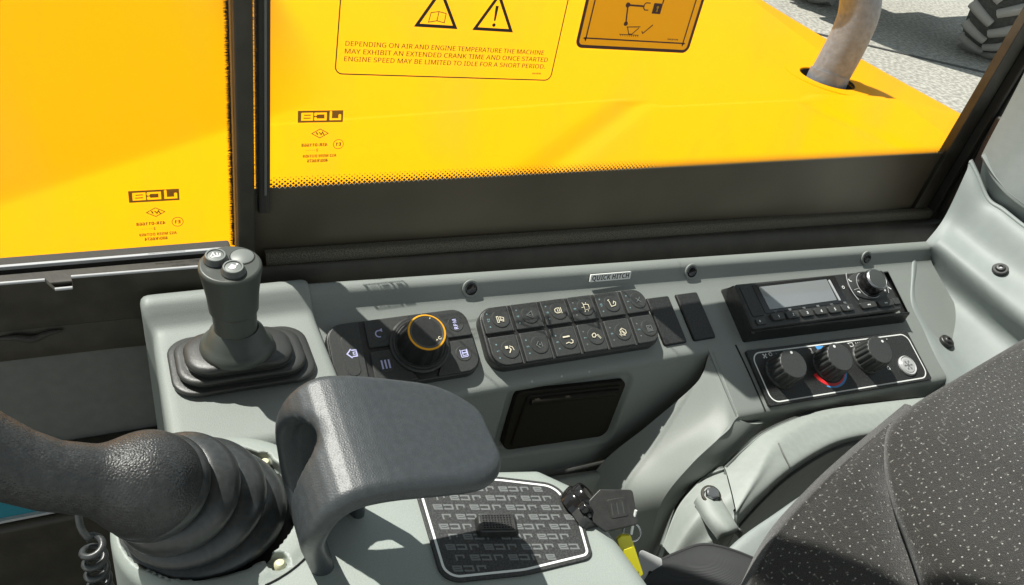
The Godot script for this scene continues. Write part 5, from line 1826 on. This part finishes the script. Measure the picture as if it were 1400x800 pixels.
func build_joystick() -> void:
	var o := thing("joystick", "large black joystick leaning over to the left above its ribbed rubber boot", "joystick", Vector3(0.034, 1.864, 0.158))
	var off := Transform3D(Basis(), -o.position)
	var rings := []
	var a := Vector3(0.034, 1.8605, 0.158)
	var b := Vector3(0.002, 1.9230, 0.1815)
	var lean := (b - a).normalized()
	var n := 72
	for i in n + 1:
		var t := float(i) / n
		var ph := t * 3.6
		var bulge := pow(absf(sin(PI * ph)), 0.4)
		var r := lerpf(0.0415, 0.0185, pow(t, 0.9)) + 0.0120 * bulge
		var nn := Vector3.UP.lerp(lean, minf(1.0, t * 1.4)).normalized()
		var bs := basis_up(nn, Vector3.RIGHT)
		var c := a.lerp(b, t) + Vector3(0.004, 0, -0.002) * sin(PI * t)
		var ring := []
		for k in 72:
			var f := TAU * k / 72
			ring.append(c + bs * Vector3(cos(f) * r, 0, sin(f) * r))
		rings.append(ring)
	part(o, "boot", loft(rings), "boot_rubber", off)
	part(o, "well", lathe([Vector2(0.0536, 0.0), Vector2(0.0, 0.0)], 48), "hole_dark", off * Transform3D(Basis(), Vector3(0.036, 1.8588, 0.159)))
	part(o, "grip", nets(grip_field, Vector3(-0.152, 1.89, 0.14), Vector3(0.036, 2.035, 0.222), 0.0026), "grip_rubber", off)
	part(o, "thumb_button", lathe([Vector2(0.0075, 0.0), Vector2(0.0075, 0.003), Vector2(0.006, 0.005), Vector2(0, 0.0055)], 24), "button_grey", off * Transform3D(basis_up(Vector3(0.15, 0.75, 0.6), Vector3.RIGHT), Vector3(-0.0735, 1.988, 0.197)))

	var c := thing("coiled_cable", "black coiled cable hanging beside the joystick boot", "cable", Vector3(-0.034, 1.79, 0.15))
	off = Transform3D(Basis(), -c.position)
	var path := [Vector3(-0.029, 1.852, 0.118), Vector3(-0.0365, 1.853, 0.117), Vector3(-0.0405, 1.846, 0.120), Vector3(-0.0405, 1.836, 0.126), Vector3(-0.0365, 1.829, 0.131)]
	for i in 150:
		var f := i / 149.0 * TAU * 9.0
		var q := Vector3(-0.0355, 1.829, 0.131).lerp(Vector3(-0.033, 1.745, 0.148), i / 149.0)
		path.append(q + Vector3(sin(f) * 0.0062, 0, -cos(f) * 0.0062 + 0.003))
	part(c, "coil", tube(path, 0.0023, 10, 420), "boot_rubber", off)
	settle(o, Vector3(0.0282, 1.9381, 0.2212))
	settle(c, Vector3(-0.0282, 1.8767, 0.2146))


func build_ignition() -> void:
	var ig := thing("ignition_switch", "black ignition barrel at the corner of the patterned plate", "ignition switch", Vector3(0.272, 1.868, 0.224))
	var up := Vector3(0.62, 0.72, -0.05)
	var t := Transform3D(basis_up(up, Vector3(0, 0, 1)), Vector3.ZERO)
	part(ig, "barrel", lathe([Vector2(0.0135, -0.006), Vector2(0.0135, 0.002), Vector2(0.0128, 0.0034), Vector2(0.0112, 0.0040), Vector2(0.0108, 0.0085), Vector2(0.0098, 0.0098), Vector2(0.0080, 0.0098), Vector2(0.0074, 0.0080), Vector2(0, 0.0078)], 36), "gloss_black", t)
	part(ig, "guard", plate(rrect(0.030, 0.021, 0.006, 6), -0.006, 0.001, 0.0015, 3), "black_plastic", t * Transform3D(Basis(), Vector3(0.006, 0, 0)))
	part(ig, "slot_plate", box(Vector3(0, 0.0088, 0), Vector3(0.0105, 0.0024, 0.0028), 0.0006), "hole_dark", t)
	part(ig, "stop_tab", box(Vector3(0.012, 0.004, 0.009), Vector3(0.007, 0.005, 0.009), 0.001), "gloss_black", t)

	var k := thing("ignition_key", "black square-headed key standing in the ignition barrel", "key", Vector3(0.280, 1.8745, 0.240))
	var kb := basis_up(Vector3(-0.25, 0.86, 0.45), Vector3(0.94, 0.3, 0.28))
	var head := rquad([Vector2(-0.0085, -0.0085), Vector2(0.0010, -0.0150), Vector2(0.0240, -0.0110), Vector2(0.0225, 0.0125), Vector2(-0.0010, 0.0135), Vector2(-0.0085, 0.0060)], [0.001, 0.002, 0.0025, 0.0025, 0.002, 0.001], 4)
	part(k, "key_head", plate(head, -0.0015, 0.0022, 0.0008, 3), "black_plastic", Transform3D(kb, Vector3.ZERO))
	part(k, "key_pad", plate(rrect(0.0125, 0.0130, 0.0015, 4), 0.002, 0.0027, 0.0004, 2), "black_plastic", Transform3D(kb, kb * Vector3(0.0105, 0, -0.0005)))
	var mk := Buf.new()
	for i in 3:
		ribbon([Vector2(0.0065 + i * 0.004, -0.004), Vector2(0.0060 + i * 0.004, 0.004)], 0.0007, 0.0027, mk)
	part(k, "moulded_ribs", mk, "button_dark", Transform3D(kb, Vector3.ZERO))
	part(k, "key_shank", box(Vector3(-0.010, 0, -0.001), Vector3(0.012, 0.0026, 0.007), 0.0006), "steel", Transform3D(kb, Vector3.ZERO))

	var r := thing("key_ring", "small steel split ring with a white tie through the key", "key ring", Vector3(0.2995, 1.862, 0.2535))
	var ring := []
	for i in 41:
		var f := TAU * i / 40
		ring.append(Vector3(cos(f), 0, sin(f)) * 0.0062)
	part(r, "ring", tube(ring, 0.0007, 8), "chrome", Transform3D(basis_up(Vector3(-0.2, 0.8, 0.5), Vector3.RIGHT), Vector3.ZERO))
	part(r, "tie", tube([Vector3(0.0005, 0.018, -0.004), Vector3(-0.001, 0.010, -0.001), Vector3(-0.002, 0.001, 0.002)], 0.0010, 8, 8), "label_white")
	var fb := thing("key_fob", "bright yellow plastic key fob hanging under the ignition key", "key fob", Vector3(0.2925, 1.859, 0.2565))
	var f2 := basis_up(Vector3(-0.35, 0.55, 0.75), Vector3(0.9, 0.35, 0.2))
	part(fb, "tag", plate(rquad([Vector2(-0.0052, -0.003), Vector2(-0.001, -0.0048), Vector2(0.0050, -0.003), Vector2(0.0064, 0.026), Vector2(0.0006, 0.0285), Vector2(-0.0048, 0.0265)], [0.002, 0.002, 0.002, 0.0015, 0.001, 0.0015], 4), -0.0018, 0.0018, 0.0008, 3), "fob_yellow", Transform3D(f2, Vector3.ZERO))
	part(fb, "raised_face", plate(rrect(0.0064, 0.0180, 0.001, 4), 0.0016, 0.0023, 0.0003, 2), "fob_yellow", Transform3D(f2, f2 * Vector3(0.0004, 0, 0.0140)))
	settle(ig, Vector3(0.2258, 1.9414, 0.2760))
	settle(k, Vector3(0.2324, 1.9468, 0.2893))
	settle(r, Vector3(0.2486, 1.9365, 0.3005))
	settle(fb, Vector3(0.2428, 1.9340, 0.3030))


# ------------------------------------------------------------------ rear trim and seat
func build_rear_trim() -> void:
	var o := thing("rear_trim", "pale grey moulded corner trim behind the radio with two screws", "trim panel", Vector3(0.78, 1.85, 0.12))
	var off := Transform3D(Basis(), -o.position)
	var rows := [
		[Vector3(0.8550, 1.9963, 0.0134), Vector3(0.8550, 1.9880, 0.0267), Vector3(0.8550, 1.9724, 0.0497), Vector3(0.8550, 1.9708, 0.0694), Vector3(0.8550, 1.9676, 0.0955), Vector3(0.8550, 1.9652, 0.1298), Vector3(0.8550, 1.9618, 0.1776)],
		[Vector3(0.8050, 2.0163, 0.0414), Vector3(0.8050, 2.0080, 0.0547), Vector3(0.8050, 1.9924, 0.0777), Vector3(0.8050, 1.9908, 0.0974), Vector3(0.8050, 1.9876, 0.1235), Vector3(0.8050, 1.9852, 0.1578), Vector3(0.8050, 1.9818, 0.2056)],
		[Vector3(0.7820, 1.9631, 0.0584), Vector3(0.7820, 1.9625, 0.0664), Vector3(0.7820, 1.9585, 0.0803), Vector3(0.7820, 1.9556, 0.1097), Vector3(0.7820, 1.9545, 0.1546), Vector3(0.7820, 1.9549, 0.1922), Vector3(0.7820, 1.9572, 0.2356)],
		[Vector3(0.7570, 1.9389, 0.0677), Vector3(0.7570, 1.9416, 0.0750), Vector3(0.7570, 1.9445, 0.0839), Vector3(0.7570, 1.9410, 0.1169), Vector3(0.7570, 1.9349, 0.1677), Vector3(0.7570, 1.9321, 0.2082), Vector3(0.7570, 1.9302, 0.2542)],
		[Vector3(0.761, 1.9315, 0.0660), Vector3(0.763, 1.9250, 0.0721), Vector3(0.763, 1.9180, 0.0812), Vector3(0.763, 1.9090, 0.1051), Vector3(0.763, 1.9027, 0.1553), Vector3(0.763, 1.90, 0.1999), Vector3(0.763, 1.8977, 0.2489)],
		[Vector3(0.7555, 1.9320, 0.0661), Vector3(0.748, 1.9201, 0.0813), Vector3(0.743, 1.9091, 0.0929), Vector3(0.737, 1.8954, 0.1178), Vector3(0.730, 1.8832, 0.1676), Vector3(0.727, 1.8705, 0.216), Vector3(0.727, 1.8632, 0.2695)],
		[Vector3(0.7433, 1.9320, 0.0661), Vector3(0.7227, 1.9191, 0.0913), Vector3(0.7013, 1.9051, 0.1189), Vector3(0.6986, 1.8924, 0.1438), Vector3(0.6956, 1.8752, 0.1776), Vector3(0.7019, 1.8505, 0.2260), Vector3(0.7170, 1.8232, 0.2795)],
		[Vector3(0.75, 1.90, 0.06), Vector3(0.725, 1.885, 0.09), Vector3(0.701, 1.87, 0.119), Vector3(0.698, 1.855, 0.145), Vector3(0.695, 1.84, 0.178), Vector3(0.70, 1.81, 0.226), Vector3(0.717, 1.78, 0.28)]]
	var grid := refine(rows, 40, 72)
	part(o, "lower_moulding", shell(grid, Vector3(-1, 0.6, 0.4), 0.003), "trim_plastic", off)
	var top: Array = rows[1]
	part(o, "rolled_lip", tube(top, 0.0022, 10, 40), "trim_plastic", off)
	var up := [
		[Vector3(0.85, 2.45, 0.025), Vector3(0.87, 2.45, 0.06), Vector3(0.90, 2.45, 0.10), Vector3(0.92, 2.45, 0.15)],
		[Vector3(0.8300, 2.1513, 0.0274), Vector3(0.8400, 2.1481, 0.0581), Vector3(0.8600, 2.1409, 0.0948), Vector3(0.8800, 2.1360, 0.1354)],
		[Vector3(0.8250, 2.1100, 0.0351), Vector3(0.8350, 2.1064, 0.0632), Vector3(0.8550, 2.0998, 0.1009), Vector3(0.8800, 2.0911, 0.1634)],
		[Vector3(0.8150, 2.0296, 0.0422), Vector3(0.8150, 2.0166, 0.0690), Vector3(0.8200, 2.0073, 0.1048), Vector3(0.8500, 1.9943, 0.1689)],
		[Vector3(0.8180, 2.0241, 0.0431), Vector3(0.8180, 2.0071, 0.0688), Vector3(0.8230, 1.9969, 0.1046), Vector3(0.8530, 1.9842, 0.1732)],
		[Vector3(0.8300, 2.0004, 0.0428), Vector3(0.8300, 1.9835, 0.0679), Vector3(0.8350, 1.9744, 0.1058), Vector3(0.8650, 1.9575, 0.1739)]]
	part(o, "upper_moulding", shell(refine(up, 24, 40), Vector3(-1, 0.2, 0.4), 0.004), "trim_plastic", off)
	part(o, "added_gap_block", box(Vector3(0.872, 1.985, 0.032), Vector3(0.07, 0.15, 0.02), 0.004), "black_print", off)  # black block added to darken the gap behind the trim
	for target in [Vector3(0.7715, 1.9605, 0.1430), Vector3(0.7175, 1.8779, 0.1580)]:
		var best := Vector2i(1, 1)
		for j in range(1, 72):
			for i in range(1, 40):
				if (grid[j][i] as Vector3).distance_to(target) < (grid[best.x][best.y] as Vector3).distance_to(target):
					best = Vector2i(j, i)
		var p: Vector3 = grid[best.x][best.y]
		var nn: Vector3 = ((grid[best.x + 1][best.y] as Vector3) - (grid[best.x - 1][best.y] as Vector3)).cross((grid[best.x][best.y + 1] as Vector3) - (grid[best.x][best.y - 1] as Vector3)).normalized()
		if nn.y < 0:
			nn = -nn
		var t := off * Transform3D(basis_up(nn, Vector3.RIGHT), p + nn * 0.0022)
		var w := part(o, "screw", lathe([Vector2(0.0072, -0.003), Vector2(0.0072, 0.0012), Vector2(0.0066, 0.0018), Vector2(0.0046, 0.0018), Vector2(0.0044, 0.0030), Vector2(0.0036, 0.0038), Vector2(0.0020, 0.0040), Vector2(0.0017, 0.0022), Vector2(0, 0.0022)], 28), "black_plastic", t)
		part(w, "screw_socket", lathe([Vector2(0.0017, 0.0024), Vector2(0, 0.0024)], 6), "steel")


func build_seat() -> void:
	var c := thing("seat_side_cover", "pale grey moulded cover beside the seat with a bolted bracket", "cover", Vector3(0.5, 1.7, 0.22))
	var off := Transform3D(Basis(), -c.position)
	var rows := [
		[Vector3(0.6838, 1.8650, 0.2068), Vector3(0.6537, 1.8700, 0.2210), Vector3(0.6215, 1.8650, 0.2352)],
		[Vector3(0.5978, 1.8650, 0.1966), Vector3(0.5823, 1.8700, 0.2088), Vector3(0.5678, 1.8650, 0.2257)],
		[Vector3(0.5299, 1.8650, 0.1911), Vector3(0.5218, 1.8700, 0.2027), Vector3(0.5179, 1.8650, 0.2241)],
		[Vector3(0.4699, 1.8650, 0.1983), Vector3(0.4614, 1.8690, 0.2157), Vector3(0.4613, 1.8620, 0.2351)],
		[Vector3(0.4416, 1.8580, 0.2052), Vector3(0.4286, 1.8600, 0.2336), Vector3(0.4278, 1.8520, 0.2444)],
		[Vector3(0.4189, 1.8480, 0.2115), Vector3(0.4008, 1.8480, 0.2495), Vector3(0.4012, 1.8420, 0.2539)]]
	var full := []
	for r in rows:
		var b: Vector3 = r[0]
		var f: Vector3 = r[2]
		full.append([b + Vector3(0.004, -0.09, 0.010), b + Vector3(0.001, -0.010, 0.001), b, (b + r[1]) / 2 + Vector3(0, 0.0012, 0), r[1], (r[1] + f) / 2 + Vector3(0, 0.0006, 0), f, f + Vector3(0.001, -0.006, 0.0012), f + Vector3(0.004, -0.02, 0.001), f + Vector3(0.01, -0.14, -0.004)])
	part(c, "cover", shell(refine(full, 54, 60), Vector3.UP, 0.003), "cover_plastic", off)
	part(c, "cover_joint", tube([Vector3(0.4622, 1.8690, 0.2160), Vector3(0.4600, 1.8668, 0.2266), Vector3(0.4606, 1.8624, 0.2354)], 0.0007, 6, 10), "dark_panel", off)
	var lobe := [
		[Vector3(0.4239, 1.8420, 0.2079), Vector3(0.4084, 1.8460, 0.2350), Vector3(0.4038, 1.8380, 0.2527)],
		[Vector3(0.4097, 1.8350, 0.2054), Vector3(0.3953, 1.8400, 0.2364), Vector3(0.3891, 1.8300, 0.2566)],
		[Vector3(0.3920, 1.8300, 0.2110), Vector3(0.3786, 1.8360, 0.2391), Vector3(0.3777, 1.8200, 0.2563)],
		[Vector3(0.3760, 1.8200, 0.2184), Vector3(0.3659, 1.8260, 0.2435), Vector3(0.3670, 1.8100, 0.2569)],
		[Vector3(0.3563, 1.8050, 0.2354), Vector3(0.3529, 1.8100, 0.2504), Vector3(0.3549, 1.7950, 0.2621)]]
	full = []
	for r in lobe:
		var b: Vector3 = r[0]
		var f: Vector3 = r[2]
		full.append([b + Vector3(0.0, -0.06, 0.004), b + Vector3(0, -0.006, 0), b + Vector3(0, -0.001, 0.001), b.lerp(r[1], 0.5), r[1], f.lerp(r[1], 0.3), f, f + Vector3(0.004, -0.01, 0.001), f + Vector3(0.012, -0.08, -0.006)])
	part(c, "front_lobe", shell(refine(full, 48, 40), Vector3.UP, 0.003), "cover_plastic", off)
	# raised channel with its bolt
	var tabv := [
		[Vector3(0.3811, 1.8360, 0.2269), Vector3(0.3823, 1.8420, 0.2269), Vector3(0.3893, 1.8462, 0.2259), Vector3(0.4016, 1.8440, 0.2219), Vector3(0.4028, 1.8380, 0.2219)],
		[Vector3(0.3779, 1.8365, 0.2456), Vector3(0.3791, 1.8425, 0.2456), Vector3(0.3866, 1.8465, 0.2448), Vector3(0.3980, 1.8440, 0.2422), Vector3(0.3992, 1.8380, 0.2422)],
		[Vector3(0.3810, 1.8322, 0.2607), Vector3(0.3822, 1.8382, 0.2607), Vector3(0.3869, 1.8425, 0.2622), Vector3(0.3980, 1.8402, 0.2600), Vector3(0.3992, 1.8342, 0.2600)],
		[Vector3(0.3880, 1.8200, 0.2576), Vector3(0.3892, 1.8260, 0.2576), Vector3(0.3950, 1.8300, 0.2591), Vector3(0.4059, 1.8280, 0.2572), Vector3(0.4071, 1.8220, 0.2572)]]
	part(c, "bracket", shell(refine(tabv, 20, 20), Vector3(0, 1, 0.2), 0.003), "cover_plastic", off)
	var bolt := part(c, "bolt", lathe([Vector2(0.0082, 0.0), Vector2(0.0080, 0.0010), Vector2(0.0062, 0.0014)], 28), "black_steel", off * Transform3D(basis_up(Vector3(-0.1, 1, 0.25), Vector3.RIGHT), Vector3(0.3915, 1.8458, 0.2308)))
	part(bolt, "bolt_head", lathe([Vector2(0.0052, 0.001), Vector2(0.0052, 0.0046), Vector2(0.0044, 0.0054), Vector2(0, 0.0054)], 6), "steel")

	var s := thing("seat", "dark speckled cloth seat with two bolstered pads at the right", "seat", Vector3(0.5, 1.6, 0.45))
	off = Transform3D(Basis(), -s.position)
	var pad_a := [
		[Vector3(0.8636, 1.9190, 0.1805), Vector3(0.7530, 1.9160, 0.2034), Vector3(0.6268, 1.9170, 0.2309), Vector3(0.5472, 1.9210, 0.2507), Vector3(0.4990, 1.9240, 0.2688), Vector3(0.4675, 1.9230, 0.2968), Vector3(0.4470, 1.9205, 0.3259), Vector3(0.4339, 1.9170, 0.3530), Vector3(0.4237, 1.9100, 0.3784), Vector3(0.4140, 1.8970, 0.4078)],
		[Vector3(0.7371, 1.9750, 0.2330), Vector3(0.6436, 1.9720, 0.2521), Vector3(0.5438, 1.9680, 0.2716), Vector3(0.4884, 1.9620, 0.2815), Vector3(0.4581, 1.9550, 0.2907), Vector3(0.4355, 1.9490, 0.3132), Vector3(0.4195, 1.9440, 0.3388), Vector3(0.4103, 1.9380, 0.3629), Vector3(0.4010, 1.9310, 0.3868), Vector3(0.3926, 1.9180, 0.4143)],
		[Vector3(0.7193, 1.9830, 0.2549), Vector3(0.6296, 1.9800, 0.2721), Vector3(0.5336, 1.9760, 0.2897), Vector3(0.4803, 1.9700, 0.2986), Vector3(0.4513, 1.9630, 0.3070), Vector3(0.4295, 1.9570, 0.3282), Vector3(0.4141, 1.9520, 0.3525), Vector3(0.4052, 1.9460, 0.3754), Vector3(0.3964, 1.9390, 0.3982), Vector3(0.3885, 1.9260, 0.4245)],
		[Vector3(0.7117, 1.9900, 0.2861), Vector3(0.6254, 1.9870, 0.3007), Vector3(0.5327, 1.9830, 0.3157), Vector3(0.4814, 1.9770, 0.3232), Vector3(0.4535, 1.9700, 0.3307), Vector3(0.4323, 1.9640, 0.3502), Vector3(0.4172, 1.9590, 0.3729), Vector3(0.4085, 1.9530, 0.3944), Vector3(0.3998, 1.9460, 0.4158), Vector3(0.3922, 1.9330, 0.4407)],
		[Vector3(0.7274, 1.9970, 0.3365), Vector3(0.6434, 1.9940, 0.3472), Vector3(0.5529, 1.9900, 0.3582), Vector3(0.5030, 1.9840, 0.3636), Vector3(0.4760, 1.9770, 0.3697), Vector3(0.4549, 1.9710, 0.3870), Vector3(0.4394, 1.9660, 0.4074), Vector3(0.4303, 1.9600, 0.4271), Vector3(0.4214, 1.9530, 0.4466), Vector3(0.4137, 1.9400, 0.4696)],
		[Vector3(0.7672, 2.0050, 0.4120), Vector3(0.6853, 2.0020, 0.4173), Vector3(0.5963, 1.9980, 0.4227), Vector3(0.5477, 1.9920, 0.4253), Vector3(0.5216, 1.9850, 0.4296), Vector3(0.5001, 1.9790, 0.4439), Vector3(0.4838, 1.9740, 0.4612), Vector3(0.4739, 1.9680, 0.4782), Vector3(0.4642, 1.9610, 0.4953), Vector3(0.4562, 1.9480, 0.5159)]]
	var pad_b := [
		[Vector3(0.5815, 1.8950, 0.2267), Vector3(0.4857, 1.8880, 0.2552), Vector3(0.4405, 1.8780, 0.2688), Vector3(0.3978, 1.8650, 0.2843), Vector3(0.3660, 1.8500, 0.3027), Vector3(0.3462, 1.8300, 0.3180), Vector3(0.3291, 1.8100, 0.3387)],
		[Vector3(0.5132, 1.9450, 0.2667), Vector3(0.4301, 1.9380, 0.2908), Vector3(0.3915, 1.9280, 0.3020), Vector3(0.3552, 1.9150, 0.3147), Vector3(0.3284, 1.9000, 0.3300), Vector3(0.3124, 1.8800, 0.3426), Vector3(0.2985, 1.8600, 0.3602)],
		[Vector3(0.5017, 1.9520, 0.2735), Vector3(0.4241, 1.9450, 0.2973), Vector3(0.3899, 1.9350, 0.3093), Vector3(0.3583, 1.9220, 0.3223), Vector3(0.3350, 1.9070, 0.3380), Vector3(0.3217, 1.8870, 0.3511), Vector3(0.3098, 1.8670, 0.3690)],
		[Vector3(0.4932, 1.9554, 0.2804), Vector3(0.4251, 1.9496, 0.3054), Vector3(0.3990, 1.9412, 0.3213), Vector3(0.3757, 1.9310, 0.3373), Vector3(0.3584, 1.9188, 0.3561), Vector3(0.3492, 1.9020, 0.3721), Vector3(0.3392, 1.8860, 0.3922)],
		[Vector3(0.4937, 1.9520, 0.2833), Vector3(0.4348, 1.9480, 0.3105), Vector3(0.4172, 1.9420, 0.3317), Vector3(0.4022, 1.9360, 0.3522), Vector3(0.3903, 1.9280, 0.3752), Vector3(0.3840, 1.9160, 0.3951), Vector3(0.3740, 1.9060, 0.4182)],
		[Vector3(0.5114, 1.9420, 0.2820), Vector3(0.4551, 1.9380, 0.3101), Vector3(0.4409, 1.9320, 0.3332), Vector3(0.4302, 1.9260, 0.3553), Vector3(0.4211, 1.9180, 0.3799), Vector3(0.4170, 1.9060, 0.4014), Vector3(0.4079, 1.8960, 0.4258)],
		[Vector3(0.5746, 1.9160, 0.2765), Vector3(0.5117, 1.9120, 0.3060), Vector3(0.4951, 1.9060, 0.3308), Vector3(0.4823, 1.9000, 0.3543), Vector3(0.4712, 1.8920, 0.3805), Vector3(0.4654, 1.8800, 0.4035), Vector3(0.4543, 1.8700, 0.4295)]]
	part(s, "back_pad", shell(refine(pad_a, 90, 60), Vector3(-0.2, 1, 0.2), 0.022), "seat_cloth", off)
	part(s, "side_bolster", shell(refine(pad_b, 70, 50), Vector3(-0.2, 1, 0.2), 0.004), "seat_cloth", off)
	part(s, "seat_frame", shell(refine([[Vector3(0.46, 1.868, 0.262), Vector3(0.4301, 1.856, 0.2649), Vector3(0.3769, 1.842, 0.2749), Vector3(0.33, 1.82, 0.29)], [Vector3(0.465, 1.872, 0.272), Vector3(0.428, 1.860, 0.2749), Vector3(0.381, 1.850, 0.2829), Vector3(0.336, 1.826, 0.30)], [Vector3(0.50, 1.85, 0.32), Vector3(0.45, 1.84, 0.32), Vector3(0.40, 1.83, 0.33), Vector3(0.36, 1.80, 0.34)]], 20, 12), Vector3(-0.3, 1, 0), 0.006), "trim_plastic", off)
	part(s, "cushion_body", box(Vector3(0.62, 1.86, 0.50), Vector3(0.30, 0.16, 0.26), 0.04), "seat_cloth", off)
	part(s, "cushion_base", box(Vector3(0.60, 1.66, 0.55), Vector3(0.34, 0.24, 0.34), 0.03), "black_steel", off)

	var w := thing("seat_belt", "black ribbed seat belt lying against the seat with a steel tongue", "seat belt", Vector3(0.33, 1.84, 0.28))
	off = Transform3D(Basis(), -w.position)
	var bw := [
		[Vector3(0.3175, 1.8400, 0.2680), Vector3(0.3320, 1.8480, 0.2700), Vector3(0.3480, 1.8565, 0.2745), Vector3(0.3640, 1.8580, 0.2850), Vector3(0.3820, 1.8560, 0.3000)],
		[Vector3(0.3070, 1.8420, 0.2745), Vector3(0.3230, 1.8500, 0.2800), Vector3(0.3390, 1.8570, 0.2880), Vector3(0.3530, 1.8600, 0.2990), Vector3(0.3690, 1.8580, 0.3140)],
		[Vector3(0.2950, 1.8380, 0.2815), Vector3(0.3110, 1.8450, 0.2910), Vector3(0.3260, 1.8520, 0.3020), Vector3(0.3410, 1.8560, 0.3140), Vector3(0.3560, 1.8540, 0.3290)]]
	var wg := refine(bw, 40, 14)
	var web := shell(wg, Vector3.UP, 0.0014)
	for i in web.uv.size():
		web.uv[i] = Vector2(web.uv[i].y * 5.0, web.uv[i].x)
	part(w, "webbing", web, "webbing", off)
	for row in [0, 14]:
		part(w, "stitched_edge", tube(wg[row], 0.0012, 6), "webbing", off)
	var tg := basis_up(Vector3(-0.25, 0.9, 0.3), Vector3(0.75, 0.3, -0.55))
	part(w, "tongue", plate(rquad([Vector2(-0.016, -0.0035), Vector2(0.002, -0.0085), Vector2(0.0145, -0.0125), Vector2(0.0165, 0.004), Vector2(0.004, 0.011), Vector2(-0.012, 0.009)], [0.003, 0.012, 0.0025, 0.0025, 0.008, 0.003], 6), -0.0012, 0.0012, 0.0007, 3), "belt_metal", off * Transform3D(tg, Vector3(0.3045, 1.8400, 0.2760)))
	part(w, "tongue_slot", plate(rrect(0.010, 0.003, 0.0014, 4), 0.0, 0.0014, 0.0002, 1), "hole_dark", off * Transform3D(tg * Basis(Vector3.UP, 0.3), Vector3(0.3055, 1.8400, 0.2780)))
